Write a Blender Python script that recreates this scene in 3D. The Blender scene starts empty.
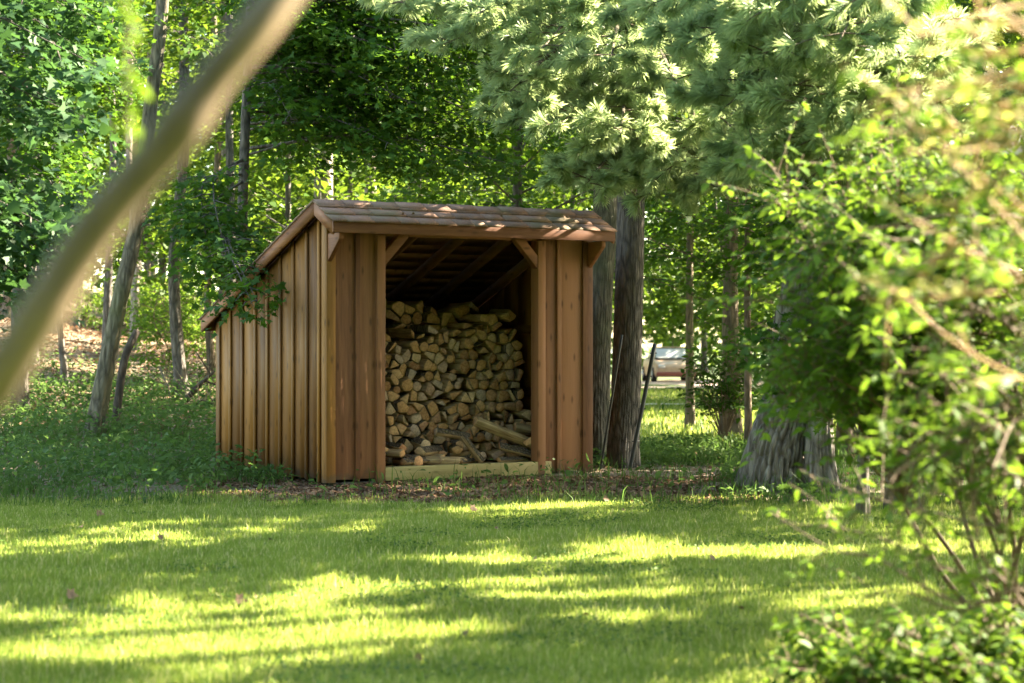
import bpy, math, random
import numpy as np
from mathutils import Vector, Matrix

R = math.radians
rng = np.random.default_rng(7)
random.seed(7)
scene = bpy.context.scene
COL = scene.collection

# ------------------------------------------------------------------ camera
CAM_H = 1.385
F = 1923.0
cam_d = bpy.data.cameras.new('camera')
cam = bpy.data.objects.new('camera', cam_d)
COL.objects.link(cam)
cam.location = (0, 0, CAM_H)
cam.rotation_euler = (R(90) + math.atan(3.0 / F), 0, 0)
cam_d.sensor_width = 36.0
cam_d.lens = F / 1024 * 36.0
cam_d.clip_start = 0.05
cam_d.clip_end = 2000
cam_d.dof.use_dof = True
cam_d.dof.focus_distance = 18.6
cam_d.dof.aperture_fstop = 2.5
scene.camera = cam

# ------------------------------------------------------------------ light
SUN = Vector((0.74, 0.37, 0.56)).normalized()          # towards the sun
world = bpy.data.worlds.new('World')
scene.world = world
world.use_nodes = True
wn = world.node_tree
sky = wn.nodes.new('ShaderNodeTexSky')
sky.sky_type = 'NISHITA'
sky.sun_disc = False
sky.sun_elevation = math.asin(SUN.z)
sky.sun_rotation = math.atan2(SUN.x, SUN.y)
warm = wn.nodes.new('ShaderNodeMix')
warm.data_type = 'RGBA'
warm.blend_type = 'MULTIPLY'
warm.inputs[0].default_value = 1.0
warm.inputs[7].default_value = (1.0, 0.93, 0.76, 1)
wn.links.new(sky.outputs[0], warm.inputs[6])
wn.links.new(warm.outputs[2], wn.nodes['Background'].inputs[0])
wn.nodes['Background'].inputs[1].default_value = 0.08
sun_d = bpy.data.lights.new('sun', 'SUN')
sun_d.energy = 5.0
sun_d.angle = R(0.5)
sun_d.color = (1.0, 0.87, 0.66)
sun = bpy.data.objects.new('sun', sun_d)
COL.objects.link(sun)
sun.rotation_euler = SUN.to_track_quat('Z', 'Y').to_euler()
sun.location = (30, 6, 30)
scene.view_settings.view_transform = 'Standard'
scene.view_settings.look = 'None'
scene.view_settings.exposure = 3.88
scene.view_settings.gamma = 1.0
scene.cycles.use_denoising = True
scene.cycles.max_bounces = 6
scene.cycles.diffuse_bounces = 4
scene.cycles.glossy_bounces = 2
scene.cycles.transmission_bounces = 4
scene.cycles.caustics_reflective = False
scene.cycles.caustics_refractive = False

HZ = 344.5


def P(px, py, Y):
    """a point at depth Y that the photo shows at pixel px, py"""
    return np.array([(px - 512) / F * Y, Y, CAM_H + (HZ - py) / F * Y])


def G(px, py, z=0.045):
    Y = (CAM_H - z) * F / (py - HZ)
    return (px - 512) / F * Y, Y


# ------------------------------------------------------------------ terrain
def sst(a, b, x):
    t = np.clip((np.asarray(x, float) - a) / np.where(np.abs(np.asarray(b) - a) < 1e-6, 1e-6, np.asarray(b) - a), 0, 1)
    return t * t * (3 - 2 * t)


def ground_h(x, y):
    x = np.asarray(x, float)
    y = np.asarray(y, float)
    left = sst(-0.02 * y, -0.14 * y, x)
    rise = np.clip(y - 19.5, 0, 60) * 0.055 * left
    far_left = np.clip(y - 28, 0, 60) * 0.035 * sst(-0.19 * y, -0.27 * y, x)
    bumps = 0.03 * np.sin(x * 0.9 + 1.3) * np.sin(y * 0.7) * sst(15, 22, y) + 0.06 * np.sin(x * 0.31) * np.sin(y * 0.23 + 1) * sst(20, 32, y)
    return rise + far_left + bumps + 0.06 * sst(16.3, 18.5, y)


# ------------------------------------------------------------------ mesh helpers
def tag(o, label=None, cat=None, group=None, kind=None):
    if label: o['label'] = label
    if cat: o['category'] = cat
    if group: o['group'] = group
    if kind: o['kind'] = kind
    return o


def link(name, me, parent=None):
    o = bpy.data.objects.new(name, me)
    COL.objects.link(o)
    if parent is not None: o.parent = parent
    return o


def empty(name, loc, rz=0.0):
    o = bpy.data.objects.new(name, None)
    COL.objects.link(o)
    o.location = [float(v) for v in loc]
    o.rotation_euler = (0, 0, rz)
    o.empty_display_size = 0.2
    return o


def np_mesh(name, V, faces_list, mats, tint=None, mat_idx=None, smooth=False):
    """faces_list: list of (n,k) index arrays"""
    me = bpy.data.meshes.new(name)
    V = np.ascontiguousarray(V, dtype=np.float32)
    me.vertices.add(len(V))
    me.vertices.foreach_set('co', V.ravel())
    idx, starts, pos = [], [], 0
    for f in faces_list:
        f = np.asarray(f)
        if len(f) == 0: continue
        k = f.shape[1]
        idx.append(f.ravel())
        starts.append(pos + np.arange(len(f)) * k)
        pos += f.size
    idx = np.concatenate(idx).astype(np.int32)
    starts = np.concatenate(starts).astype(np.int32)
    me.loops.add(len(idx))
    me.loops.foreach_set('vertex_index', idx)
    me.polygons.add(len(starts))
    me.polygons.foreach_set('loop_start', starts)
    for m in (mats if isinstance(mats, (list, tuple)) else [mats]): me.materials.append(m)
    if mat_idx is not None: me.polygons.foreach_set('material_index', np.asarray(mat_idx, dtype=np.int32))
    if smooth: me.polygons.foreach_set('use_smooth', np.ones(len(starts), dtype=bool))
    if tint is not None:
        a = me.attributes.new('tint', 'FLOAT', 'POINT')
        a.data.foreach_set('value', np.ascontiguousarray(tint, dtype=np.float32))
    me.update(calc_edges=True)
    me.validate()
    return me


LEAF = {
    'diamond': np.array([(0, 0), (.36, .45), (0, 1), (-.36, .45)]),
    'oval': np.array([(0, 0), (.2, .25), (.22, .58), (0, 1), (-.22, .58), (-.2, .25)]),
    'lance': np.array([(0, 0), (.13, .3), (.12, .65), (0, 1), (-.12, .65), (-.13, .3)]),
    'maple': np.array([(0, .0), (.22, .1), (.5, .12), (.33, .33), (.56, .62), (.22, .6), (0, 1), (-.22, .6), (-.56, .62), (-.33, .33), (-.5, .12), (-.22, .1)]),
}


def unit(a):
    return a / np.maximum(np.linalg.norm(a, axis=-1, keepdims=True), 1e-9)


def leaf_arrays(C, N, T, S, kind, droop=0.25):
    """leaves: base points C, blade normals N, tip directions T, lengths S"""
    tp = LEAF[kind]
    k = len(tp)
    N = unit(N)
    T = unit(T - (T * N).sum(-1, keepdims=True) * N)
    B = np.cross(N, T)
    n = len(C)
    x = tp[:, 0][None, :, None]
    y = tp[:, 1][None, :, None]
    z = -droop * y * y + 0.35 * np.abs(x)
    V = C[:, None, :] + S[:, None, None] * (B[:, None, :] * x + T[:, None, :] * y + N[:, None, :] * z)
    Fc = np.arange(n * k).reshape(n, k)
    tint = np.repeat(rng.random(n), k)
    return V.reshape(-1, 3), Fc, tint


def leaf_mesh(name, C, N, T, S, kind, mat, droop=0.25):
    V, Fc, tint = leaf_arrays(C, N, T, S, kind, droop)
    return np_mesh(name, V, [Fc], mat, tint)


def vnoise(p, seed=0):
    """cheap smooth noise from sines, p (n,3)"""
    r = np.random.default_rng(seed)
    s = 0
    for i in range(5):
        d = r.normal(size=3)
        s = s + np.sin(p @ d * (1 + .5 * i) + r.random() * 6.28)
    return s / 5


def curve(pts, n):
    """Catmull-Rom through pts, n samples"""
    p = np.asarray(pts, float)
    p = np.vstack([2 * p[0] - p[1], p, 2 * p[-1] - p[-2]])
    m = len(p) - 3
    t = np.linspace(0, m - 1e-6, n)
    i = t.astype(int)
    f = (t - i)[:, None]
    a, b, c, d = p[i], p[i + 1], p[i + 2], p[i + 3]
    return .5 * (2 * b + (c - a) * f + (2 * a - 5 * b + 4 * c - d) * f * f + (3 * b - a - 3 * c + d) * f ** 3)


def tube_arrays(path, rad, sides=8, ridge=0.0, ridges=11, seed=0, flare=None, off=0):
    path = np.asarray(path, float)
    n = len(path)
    rad = np.broadcast_to(np.asarray(rad, float), (n,))
    tan = unit(np.gradient(path, axis=0))
    ref = np.array([0, 1, 0.]) if abs(tan[0][1]) < .9 else np.array([1, 0, 0.])
    X = unit(ref - (tan @ ref)[:, None] * tan)
    Y = np.cross(tan, X)
    a = np.linspace(0, 2 * math.pi, sides, endpoint=False)
    rr = np.repeat(rad[:, None], sides, 1)
    L = np.concatenate([[0], np.cumsum(np.linalg.norm(np.diff(path, axis=0), axis=1))])
    if ridge > 0:
        AA, LL = np.meshgrid(a, L)
        ph = .35 * np.sin(LL * 2.3 + seed) + .5 * np.sin(LL * 6.1 + 3 * AA + seed) + .25 * np.sin(LL * 15 + 7 * AA)
        q = AA * ridges / 2 + ph
        colid = np.floor(q / math.pi)
        hsh = np.modf(np.abs(np.sin(colid * 12.9898 + seed) * 437.58))[0]
        plates = np.abs(np.sin(LL * (7 + 8 * hsh) + hsh * 40)) ** .35
        w = np.abs(np.sin(q)) ** .5 * (.3 + .7 * plates)
        rr = rr * (1 + ridge * (w - .5)) * (1 + .05 * np.sin(2 * AA + LL * .8 + seed) + .03 * np.sin(3 * AA + LL * 1.7))
    if flare is not None:
        AA, LL = np.meshgrid(a, L)
        fl = np.exp(-LL / flare[1])
        rr = rr * (1 + flare[0] * fl * (.55 + .45 * np.cos(AA * flare[2] + seed)))
    V = path[:, None, :] + rr[:, :, None] * (np.cos(a)[None, :, None] * X[:, None, :] + np.sin(a)[None, :, None] * Y[:, None, :])
    i = np.arange(n - 1)[:, None] * sides
    j = np.arange(sides)[None, :]
    j2 = (j + 1) % sides
    Q = np.stack([i + j, i + j2, i + sides + j2, i + sides + j], -1).reshape(-1, 4) + off
    V = V.reshape(-1, 3)
    V = np.vstack([V, path[-1] + tan[-1] * rad[-1] * .3])
    top = (n - 1) * sides
    j = np.arange(sides)
    T3 = np.stack([top + j, top + (j + 1) % sides, np.full(sides, n * sides)], -1) + off
    return V, Q, T3


class Tubes:
    def __init__(s): s.V, s.Q, s.T, s.n = [], [], [], 0

    def add(s, path, rad, sides=6, **k):
        V, Q, T = tube_arrays(path, rad, sides, off=s.n, **k)
        s.V.append(V); s.Q.append(Q); s.T.append(T); s.n += len(V)

    def mesh(s, name, mat):
        V = np.vstack(s.V)
        return np_mesh(name, V, [np.vstack(s.Q), np.vstack(s.T)], mat, rng.random(len(V)) * 0 + .5, smooth=True)


class Boxes:
    """boards: hexahedra with a tint each"""

    def __init__(s): s.V, s.F, s.T, s.M = [], [], [], []

    def hexa(s, c, tint=None, m=0):
        # c: 8 corners, bottom loop then top loop
        o = len(s.V)
        s.V += [tuple(map(float, v)) for v in c]
        s.F += [(o, o + 3, o + 2, o + 1), (o + 4, o + 5, o + 6, o + 7), (o, o + 1, o + 5, o + 4), (o + 1, o + 2, o + 6, o + 5), (o + 2, o + 3, o + 7, o + 6), (o + 3, o, o + 4, o + 7)]
        s.T += [random.random() if tint is None else tint] * 8
        s.M += [m] * 6

    def box(s, x0, x1, y0, y1, z0, z1, tint=None, m=0):
        s.hexa([(x0, y0, z0), (x1, y0, z0), (x1, y1, z0), (x0, y1, z0), (x0, y0, z1), (x1, y0, z1), (x1, y1, z1), (x0, y1, z1)], tint, m)

    def beam(s, a, b, w, h, up=(0, 0, 1), tint=None, m=0):
        a, b = Vector(a), Vector(b)
        d = (b - a).normalized()
        sx = d.cross(Vector(up)).normalized() * (w / 2)
        sz = sx.cross(d).normalized() * (h / 2)
        s.hexa([a - sx - sz, a + sx - sz, b + sx - sz, b - sx - sz, a - sx + sz, a + sx + sz, b + sx + sz, b - sx + sz], tint, m)

    def build(s, name, mats, parent=None, bevel=0.0):
        me = np_mesh(name, np.array(s.V), [np.array(s.F)], mats, np.array(s.T), s.M)
        o = link(name, me, parent)
        if bevel:
            md = o.modifiers.new('bevel', 'BEVEL')
            md.width = bevel
            md.segments = 2
            md.limit_method = 'ANGLE'
        return o


# ------------------------------------------------------------------ materials
def new_mat(name):
    m = bpy.data.materials.new(name)
    m.use_nodes = True
    nt = m.node_tree
    b = nt.nodes['Principled BSDF']
    return m, nt, b


def nd(nt, typ, **k):
    n = nt.nodes.new(typ)
    for a, v in k.items():
        if a.startswith('i_'):
            key = a[2:]
            n.inputs[int(key) if key.isdigit() else key].default_value = v
        else:
            setattr(n, a, v)
    return n


def ramp(nt, fac, stops, interp='LINEAR'):
    r = nt.nodes.new('ShaderNodeValToRGB')
    r.color_ramp.interpolation = interp
    e = r.color_ramp.elements
    while len(e) < len(stops): e.new(.5)
    for el, (p, c) in zip(e, stops):
        el.position = p
        el.color = (*c, 1)
    nt.links.new(fac, r.inputs[0])
    return r.outputs[0]


def mix(nt, f, a, b, mode='MIX'):
    m = nt.nodes.new('ShaderNodeMix')
    m.data_type = 'RGBA'
    m.blend_type = mode
    for s, v in ((m.inputs[0], f), (m.inputs[6], a), (m.inputs[7], b)):
        if isinstance(v, bpy.types.NodeSocket): nt.links.new(v, s)
        elif isinstance(v, (int, float)): s.default_value = v
        else: s.default_value = (*v, 1)
    return m.outputs[2]


def bump(nt, b, h, strength=.4, dist=.01):
    n = nd(nt, 'ShaderNodeBump')
    n.inputs['Strength'].default_value = strength
    n.inputs['Distance'].default_value = dist
    nt.links.new(h, n.inputs['Height'])
    nt.links.new(n.outputs[0], b.inputs['Normal'])


def plain(name, col, rough=.6, metal=0.0, var=.15, scale=8):
    m, nt, b = new_mat(name)
    t = nd(nt, 'ShaderNodeTexNoise', i_Scale=scale, i_Detail=5.0)
    c2 = tuple(c * (1 - var) for c in col)
    c1 = tuple(min(1, c * (1 + var)) for c in col)
    nt.links.new(ramp(nt, t.outputs[0], [(.3, c2), (.7, c1)]), b.inputs['Base Color'])
    b.inputs['Roughness'].default_value = rough
    b.inputs['Metallic'].default_value = metal
    return m


def leaf_mat(name, dark, light, trans, tf=.45, rough=.55, spec=.12, straw=None):
    m, nt, b = new_mat(name)
    at = nd(nt, 'ShaderNodeAttribute', attribute_name='tint')
    geo = nd(nt, 'ShaderNodeNewGeometry')
    no = nd(nt, 'ShaderNodeTexNoise', i_Scale=.9, i_Detail=2.0)
    nt.links.new(geo.outputs['Position'], no.inputs['Vector'])
    add = nd(nt, 'ShaderNodeMath', operation='MULTIPLY_ADD', i_1=.55)
    nt.links.new(at.outputs['Fac'], add.inputs[0])
    sub = nd(nt, 'ShaderNodeMath', operation='MULTIPLY_ADD', i_1=.9, i_2=-.2)
    nt.links.new(no.outputs[0], sub.inputs[0])
    nt.links.new(sub.outputs[0], add.inputs[2])
    col = ramp(nt, add.outputs[0], [(.1, dark), (.85, light)])
    if straw: col = mix(nt, ramp(nt, at.outputs['Fac'], [(.82, (0, 0, 0)), (.86, (.85, .85, .85))]), col, straw)
    nt.links.new(col, b.inputs['Base Color'])
    b.inputs['Roughness'].default_value = rough
    b.inputs['Specular IOR Level'].default_value = spec
    tr = nd(nt, 'ShaderNodeBsdfTranslucent')
    tc = mix(nt, .5, col, trans)
    nt.links.new(tc, tr.inputs[0])
    ms = nd(nt, 'ShaderNodeMixShader', i_0=tf)
    nt.links.new(b.outputs[0], ms.inputs[1])
    nt.links.new(tr.outputs[0], ms.inputs[2])
    nt.links.new(ms.outputs[0], nt.nodes['Material Output'].inputs[0])
    return m


def bark_mat(name, c0, c1, moss=None, scale=9):
    m, nt, b = new_mat(name)
    tc = nd(nt, 'ShaderNodeTexCoord')
    mp = nd(nt, 'ShaderNodeMapping')
    mp.inputs['Scale'].default_value = (1, 1, .27)
    nt.links.new(tc.outputs['Object'], mp.inputs[0])
    n1 = nd(nt, 'ShaderNodeTexNoise', i_Scale=scale * 3.0, i_Detail=6.0, i_Roughness=.7)
    nt.links.new(mp.outputs[0], n1.inputs['Vector'])
    v = nd(nt, 'ShaderNodeTexVoronoi', feature='DISTANCE_TO_EDGE', i_Scale=scale * 1.6)
    nt.links.new(mp.outputs[0], v.inputs['Vector'])
    h = nd(nt, 'ShaderNodeMath', operation='MULTIPLY_ADD', i_1=1.6)
    nt.links.new(v.outputs[0], h.inputs[0])
    nt.links.new(n1.outputs[0], h.inputs[2])
    col = ramp(nt, h.outputs[0], [(.35, c0), (1.0, c1)])
    if moss:
        n2 = nd(nt, 'ShaderNodeTexNoise', i_Scale=1.6, i_Detail=4.0)
        nt.links.new(tc.outputs['Object'], n2.inputs['Vector'])
        f = ramp(nt, n2.outputs[0], [(.45, (0, 0, 0)), (.65, (.7, .7, .7))])
        col = mix(nt, f, col, moss)
    nt.links.new(col, b.inputs['Base Color'])
    b.inputs['Roughness'].default_value = .9
    bump(nt, b, h.outputs[0], .9, .03)
    return m


def wood_mat(name, dark, light, axis='z', rough=.62, peel=False, knots=True):
    m, nt, b = new_mat(name)
    tc = nd(nt, 'ShaderNodeTexCoord')
    at = nd(nt, 'ShaderNodeAttribute', attribute_name='tint')
    mp = nd(nt, 'ShaderNodeMapping')
    s = {'x': (.07, 1, 1), 'y': (1, .07, 1), 'z': (1, 1, .07)}[axis]
    mp.inputs['Scale'].default_value = s
    nt.links.new(tc.outputs['Object'], mp.inputs[0])
    off = nd(nt, 'ShaderNodeVectorMath', operation='ADD')
    sc = nd(nt, 'ShaderNodeMath', operation='MULTIPLY', i_1=23.0)
    nt.links.new(at.outputs['Fac'], sc.inputs[0])
    nt.links.new(mp.outputs[0], off.inputs[0])
    nt.links.new(sc.outputs[0], off.inputs[1])
    n1 = nd(nt, 'ShaderNodeTexNoise', i_Scale=24.0, i_Detail=7.0, i_Roughness=.65, i_Distortion=.7)
    nt.links.new(off.outputs[0], n1.inputs['Vector'])
    n2 = nd(nt, 'ShaderNodeTexNoise', i_Scale=6.0, i_Detail=3.0)
    nt.links.new(off.outputs[0], n2.inputs['Vector'])
    a = nd(nt, 'ShaderNodeMath', operation='MULTIPLY_ADD', i_1=.5)
    nt.links.new(n2.outputs[0], a.inputs[0])
    a2 = nd(nt, 'ShaderNodeMath', operation='MULTIPLY_ADD', i_1=.55)
    nt.links.new(at.outputs['Fac'], a2.inputs[0])
    a3 = nd(nt, 'ShaderNodeMath', operation='MULTIPLY', i_1=.6)
    nt.links.new(n1.outputs[0], a3.inputs[0])
    nt.links.new(a3.outputs[0], a.inputs[2])
    nt.links.new(a.outputs[0], a2.inputs[2])
    col = ramp(nt, a2.outputs[0], [(.46, dark), (1.08, light)])
    n4 = nd(nt, 'ShaderNodeTexNoise', i_Scale=2.6, i_Detail=5.0, i_Roughness=.6)
    nt.links.new(off.outputs[0], n4.inputs['Vector'])
    col = mix(nt, ramp(nt, n4.outputs[0], [(.5, (0, 0, 0)), (.72, (.55, .55, .55))]), col, tuple(c * .5 for c in dark))
    col = mix(nt, ramp(nt, n4.outputs[0], [(.28, (.15, .15, .15)), (.42, (0, 0, 0))]), col, (.26, .20, .14))
    if knots:
        sp = nd(nt, 'ShaderNodeSeparateXYZ')
        nt.links.new(tc.outputs['Object'], sp.inputs[0])
        al = {'x': 0, 'y': 1, 'z': 2}[axis]
        ot = [q for q in (0, 1, 2) if q != al]
        sm = nd(nt, 'ShaderNodeMath', operation='ADD')
        nt.links.new(sp.outputs[ot[0]], sm.inputs[0])
        nt.links.new(sp.outputs[ot[1]], sm.inputs[1])
        s1 = nd(nt, 'ShaderNodeMath', operation='MULTIPLY', i_1=6.5)
        nt.links.new(sm.outputs[0], s1.inputs[0])
        s2 = nd(nt, 'ShaderNodeMath', operation='MULTIPLY', i_1=2.2)
        nt.links.new(sp.outputs[al], s2.inputs[0])
        cb = nd(nt, 'ShaderNodeCombineXYZ')
        nt.links.new(s1.outputs[0], cb.inputs[0])
        nt.links.new(s2.outputs[0], cb.inputs[1])
        v = nd(nt, 'ShaderNodeTexVoronoi', voronoi_dimensions='2D', i_Scale=1.0)
        nt.links.new(cb.outputs[0], v.inputs['Vector'])
        f = ramp(nt, v.outputs['Distance'], [(.03, (.6, .6, .6)), (.12, (0, 0, 0))])
        col = mix(nt, f, col, tuple(c * .45 for c in dark))
    if peel:
        sep = nd(nt, 'ShaderNodeSeparateXYZ')
        nt.links.new(tc.outputs['Object'], sep.inputs[0])
        n3 = nd(nt, 'ShaderNodeTexNoise', i_Scale=14.0, i_Detail=4.0)
        nt.links.new(off.outputs[0], n3.inputs['Vector'])
        q = nd(nt, 'ShaderNodeMath', operation='MULTIPLY_ADD', i_1=-2.6, i_2=.62)
        nt.links.new(sep.outputs['Z'], q.inputs[0])
        q2 = nd(nt, 'ShaderNodeMath', operation='ADD')
        nt.links.new(q.outputs[0], q2.inputs[0])
        nt.links.new(n3.outputs[0], q2.inputs[1])
        f = ramp(nt, q2.outputs[0], [(1.04, (0, 0, 0)), (1.14, (.55, .55, .55))])
        col = mix(nt, f, col, (.42, .38, .33))
    if axis == 'z':
        sz = nd(nt, 'ShaderNodeSeparateXYZ')
        nt.links.new(tc.outputs['Object'], sz.inputs[0])
        n5 = nd(nt, 'ShaderNodeTexNoise', i_Scale=16.0, i_Detail=5.0)
        nt.links.new(tc.outputs['Object'], n5.inputs['Vector'])
        q5 = nd(nt, 'ShaderNodeMath', operation='MULTIPLY_ADD', i_1=-2.4)
        nt.links.new(sz.outputs['Z'], q5.inputs[0])
        nt.links.new(n5.outputs[0], q5.inputs[2])
        col = mix(nt, ramp(nt, q5.outputs[0], [(.3, (0, 0, 0)), (.6, (.6, .6, .6))]), col, (.10, .075, .05))
    nt.links.new(col, b.inputs['Base Color'])
    b.inputs['Roughness'].default_value = rough
    b.inputs['Specular IOR Level'].default_value = .3
    bump(nt, b, n1.outputs[0], .35, .006)
    return m


STAIN_D, STAIN_L = (.15, .052, .016), (.46, .20, .075)
M_WOOD_V = wood_mat('stained_boards_front', (.095, .034, .013), (.325, .145, .064), 'z', peel=True)
M_WOOD_SIDE = wood_mat('stained_boards_side', (.09, .034, .006), (.30, .135, .026), 'z', peel=False)
M_WOOD_X = wood_mat('stained_board_lengthwise', (.12, .042, .018), (.36, .155, .07), 'x')
M_WOOD_Y = wood_mat('stained_board_rake', (.12, .042, .018), (.33, .14, .06), 'y')
M_WOOD_IN = wood_mat('raw_inside_boards', (.10, .042, .017), (.28, .13, .055), 'y')
M_SILL = wood_mat('treated_sill', (.32, .25, .09), (.58, .48, .23), 'x')
M_DARKWOOD = wood_mat('weathered_skid', (.06, .05, .035), (.16, .13, .09), 'y')


def shingle_mat():
    m, nt, b = new_mat('brown_shingles')
    tc = nd(nt, 'ShaderNodeTexCoord')
    at = nd(nt, 'ShaderNodeAttribute', attribute_name='tint')
    n = nd(nt, 'ShaderNodeTexNoise', i_Scale=90.0, i_Detail=3.0)
    nt.links.new(tc.outputs['Object'], n.inputs['Vector'])
    n2 = nd(nt, 'ShaderNodeTexNoise', i_Scale=2.2, i_Detail=4.0)
    nt.links.new(tc.outputs['Object'], n2.inputs['Vector'])
    c = ramp(nt, at.outputs['Fac'], [(0, (.12, .065, .042)), (.5, (.19, .105, .068)), (1, (.27, .15, .095))])
    c = mix(nt, .5, c, ramp(nt, n.outputs[0], [(.3, (.08, .045, .032)), (.7, (.3, .18, .12))]))
    f = ramp(nt, n2.outputs[0], [(.55, (0, 0, 0)), (.7, (.5, .5, .5))])
    c = mix(nt, f, c, (.11, .12, .05))
    nt.links.new(c, b.inputs['Base Color'])
    b.inputs['Roughness'].default_value = .9
    bump(nt, b, n.outputs[0], .5, .004)
    return m


M_SHINGLE = shingle_mat()


def log_mats():
    m, nt, b = new_mat('split_end_grain')
    tc = nd(nt, 'ShaderNodeTexCoord')
    oi = nd(nt, 'ShaderNodeObjectInfo')
    n = nd(nt, 'ShaderNodeTexNoise', i_Scale=40.0, i_Detail=5.0)
    nt.links.new(tc.outputs['Object'], n.inputs['Vector'])
    c = ramp(nt, oi.outputs['Random'], [(0, (.40, .17, .06)), (.2, (.80, .43, .17)), (.45, (.92, .58, .30)), (.62, (.58, .23, .08)), (.8, (.64, .49, .40)), (1, (.95, .66, .36))])
    wv = nd(nt, 'ShaderNodeTexWave', wave_type='RINGS', rings_direction='Y', i_Scale=26.0, i_Distortion=3.0, i_Detail=2.0)
    nt.links.new(tc.outputs['Object'], wv.inputs['Vector'])
    c = mix(nt, .3, c, mix(nt, 1.0, c, ramp(nt, wv.outputs['Fac'], [(.2, (.35, .3, .25)), (.7, (1, 1, 1))]), 'MULTIPLY'))
    c = mix(nt, .35, c, ramp(nt, n.outputs[0], [(.38, (.12, .06, .025)), (.62, (.62, .42, .2))]))
    nt.links.new(c, b.inputs['Base Color'])
    b.inputs['Roughness'].default_value = .8
    bump(nt, b, n.outputs[0], .5, .004)
    k = bark_mat('firewood_bark', (.05, .035, .022), (.24, .18, .12), scale=20)
    m2, nt, b = new_mat('split_side_grain')
    tc = nd(nt, 'ShaderNodeTexCoord')
    mp = nd(nt, 'ShaderNodeMapping')
    mp.inputs['Scale'].default_value = (1, .1, 1)
    nt.links.new(tc.outputs['Object'], mp.inputs[0])
    n = nd(nt, 'ShaderNodeTexNoise', i_Scale=50.0, i_Detail=5.0)
    nt.links.new(mp.outputs[0], n.inputs['Vector'])
    nt.links.new(ramp(nt, n.outputs[0], [(.3, (.22, .13, .06)), (.7, (.58, .42, .22))]), b.inputs['Base Color'])
    b.inputs['Roughness'].default_value = .8
    bump(nt, b, n.outputs[0], .5, .004)
    return [m, k, m2]


M_LOG = log_mats()

M_MAPLE = leaf_mat('maple_leaf', (.014, .048, .008), (.058, .128, .016), (.15, .29, .015), .42)
M_MAPLE_COOL = leaf_mat('cool_maple_leaf', (.022, .060, .024), (.062, .128, .046), (.09, .20, .03), .34)
M_FAR = leaf_mat('woodland_leaf', (.018, .055, .007), (.07, .14, .018), (.21, .31, .02), .42)
M_SHRUB = leaf_mat('shrub_leaf', (.022, .070, .008), (.12, .21, .022), (.26, .40, .03), .44)
M_PALE = leaf_mat('pale_shrub_leaf', (.14, .21, .035), (.42, .44, .13), (.55, .55, .10), .5)  # paler and yellower than the other shrub leaves
M_NEEDLE = leaf_mat('pine_needle', (.155, .265, .12), (.35, .44, .22), (.50, .58, .22), .55, .4)
M_HERB = leaf_mat('ground_cover_leaf', (.028, .07, .014), (.11, .185, .04), (.15, .27, .05), .4)
M_GRASS = leaf_mat('grass_blade', (.065, .155, .02), (.27, .37, .075), (.46, .50, .09), .45, .6, .1, (.54, .49, .27))
M_BARK = bark_mat('grey_bark', (.03, .026, .022), (.145, .125, .105))
M_BARK_MOSS = bark_mat('mossy_bark', (.03, .027, .02), (.14, .12, .09), moss=(.075, .085, .035))
M_BARK_BROWN = bark_mat('brown_bark', (.05, .035, .022), (.19, .13, .085), moss=(.09, .095, .045))
M_BARK_OLD = bark_mat('deeply_furrowed_bark', (.05, .038, .028), (.27, .24, .215), scale=6)
M_TWIG = plain('twig_bark', (.13, .085, .045), .8)
M_TWIG_OR = plain('orange_twig_bark', (.42, .24, .09), .7)
M_STEM = plain('smooth_sapling_bark', (.14, .10, .062), .6, var=.6, scale=9)
M_DRY = plain('dry_leaf', (.17, .105, .05), .8, var=.5, scale=3)


def ground_mat():
    m, nt, b = new_mat('lawn_and_forest_soil')
    at = nd(nt, 'ShaderNodeAttribute', attribute_name='tint')
    geo = nd(nt, 'ShaderNodeNewGeometry')
    n = nd(nt, 'ShaderNodeTexNoise', i_Scale=22.0, i_Detail=6.0)
    n2 = nd(nt, 'ShaderNodeTexNoise', i_Scale=1.3, i_Detail=5.0)
    n3 = nd(nt, 'ShaderNodeTexNoise', i_Scale=.5, i_Detail=3.0)
    for k in (n, n2, n3): nt.links.new(geo.outputs['Position'], k.inputs['Vector'])
    lawn = ramp(nt, n.outputs[0], [(.3, (.03, .055, .012)), (.7, (.10, .15, .03))])
    soil = ramp(nt, n.outputs[0], [(.3, (.07, .055, .035)), (.5, (.17, .125, .08)), (.75, (.30, .22, .15))])
    green = ramp(nt, n.outputs[0], [(.3, (.025, .05, .012)), (.7, (.07, .12, .03))])
    f = ramp(nt, n2.outputs[0], [(.50, (0, 0, 0)), (.66, (.6, .6, .6))])
    forest = mix(nt, f, soil, green)
    c = mix(nt, at.outputs['Fac'], lawn, forest)
    nt.links.new(c, b.inputs['Base Color'])
    b.inputs['Roughness'].default_value = .95
    bump(nt, b, n.outputs[0], .8, .03)
    return m


M_GROUND = ground_mat()

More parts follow.
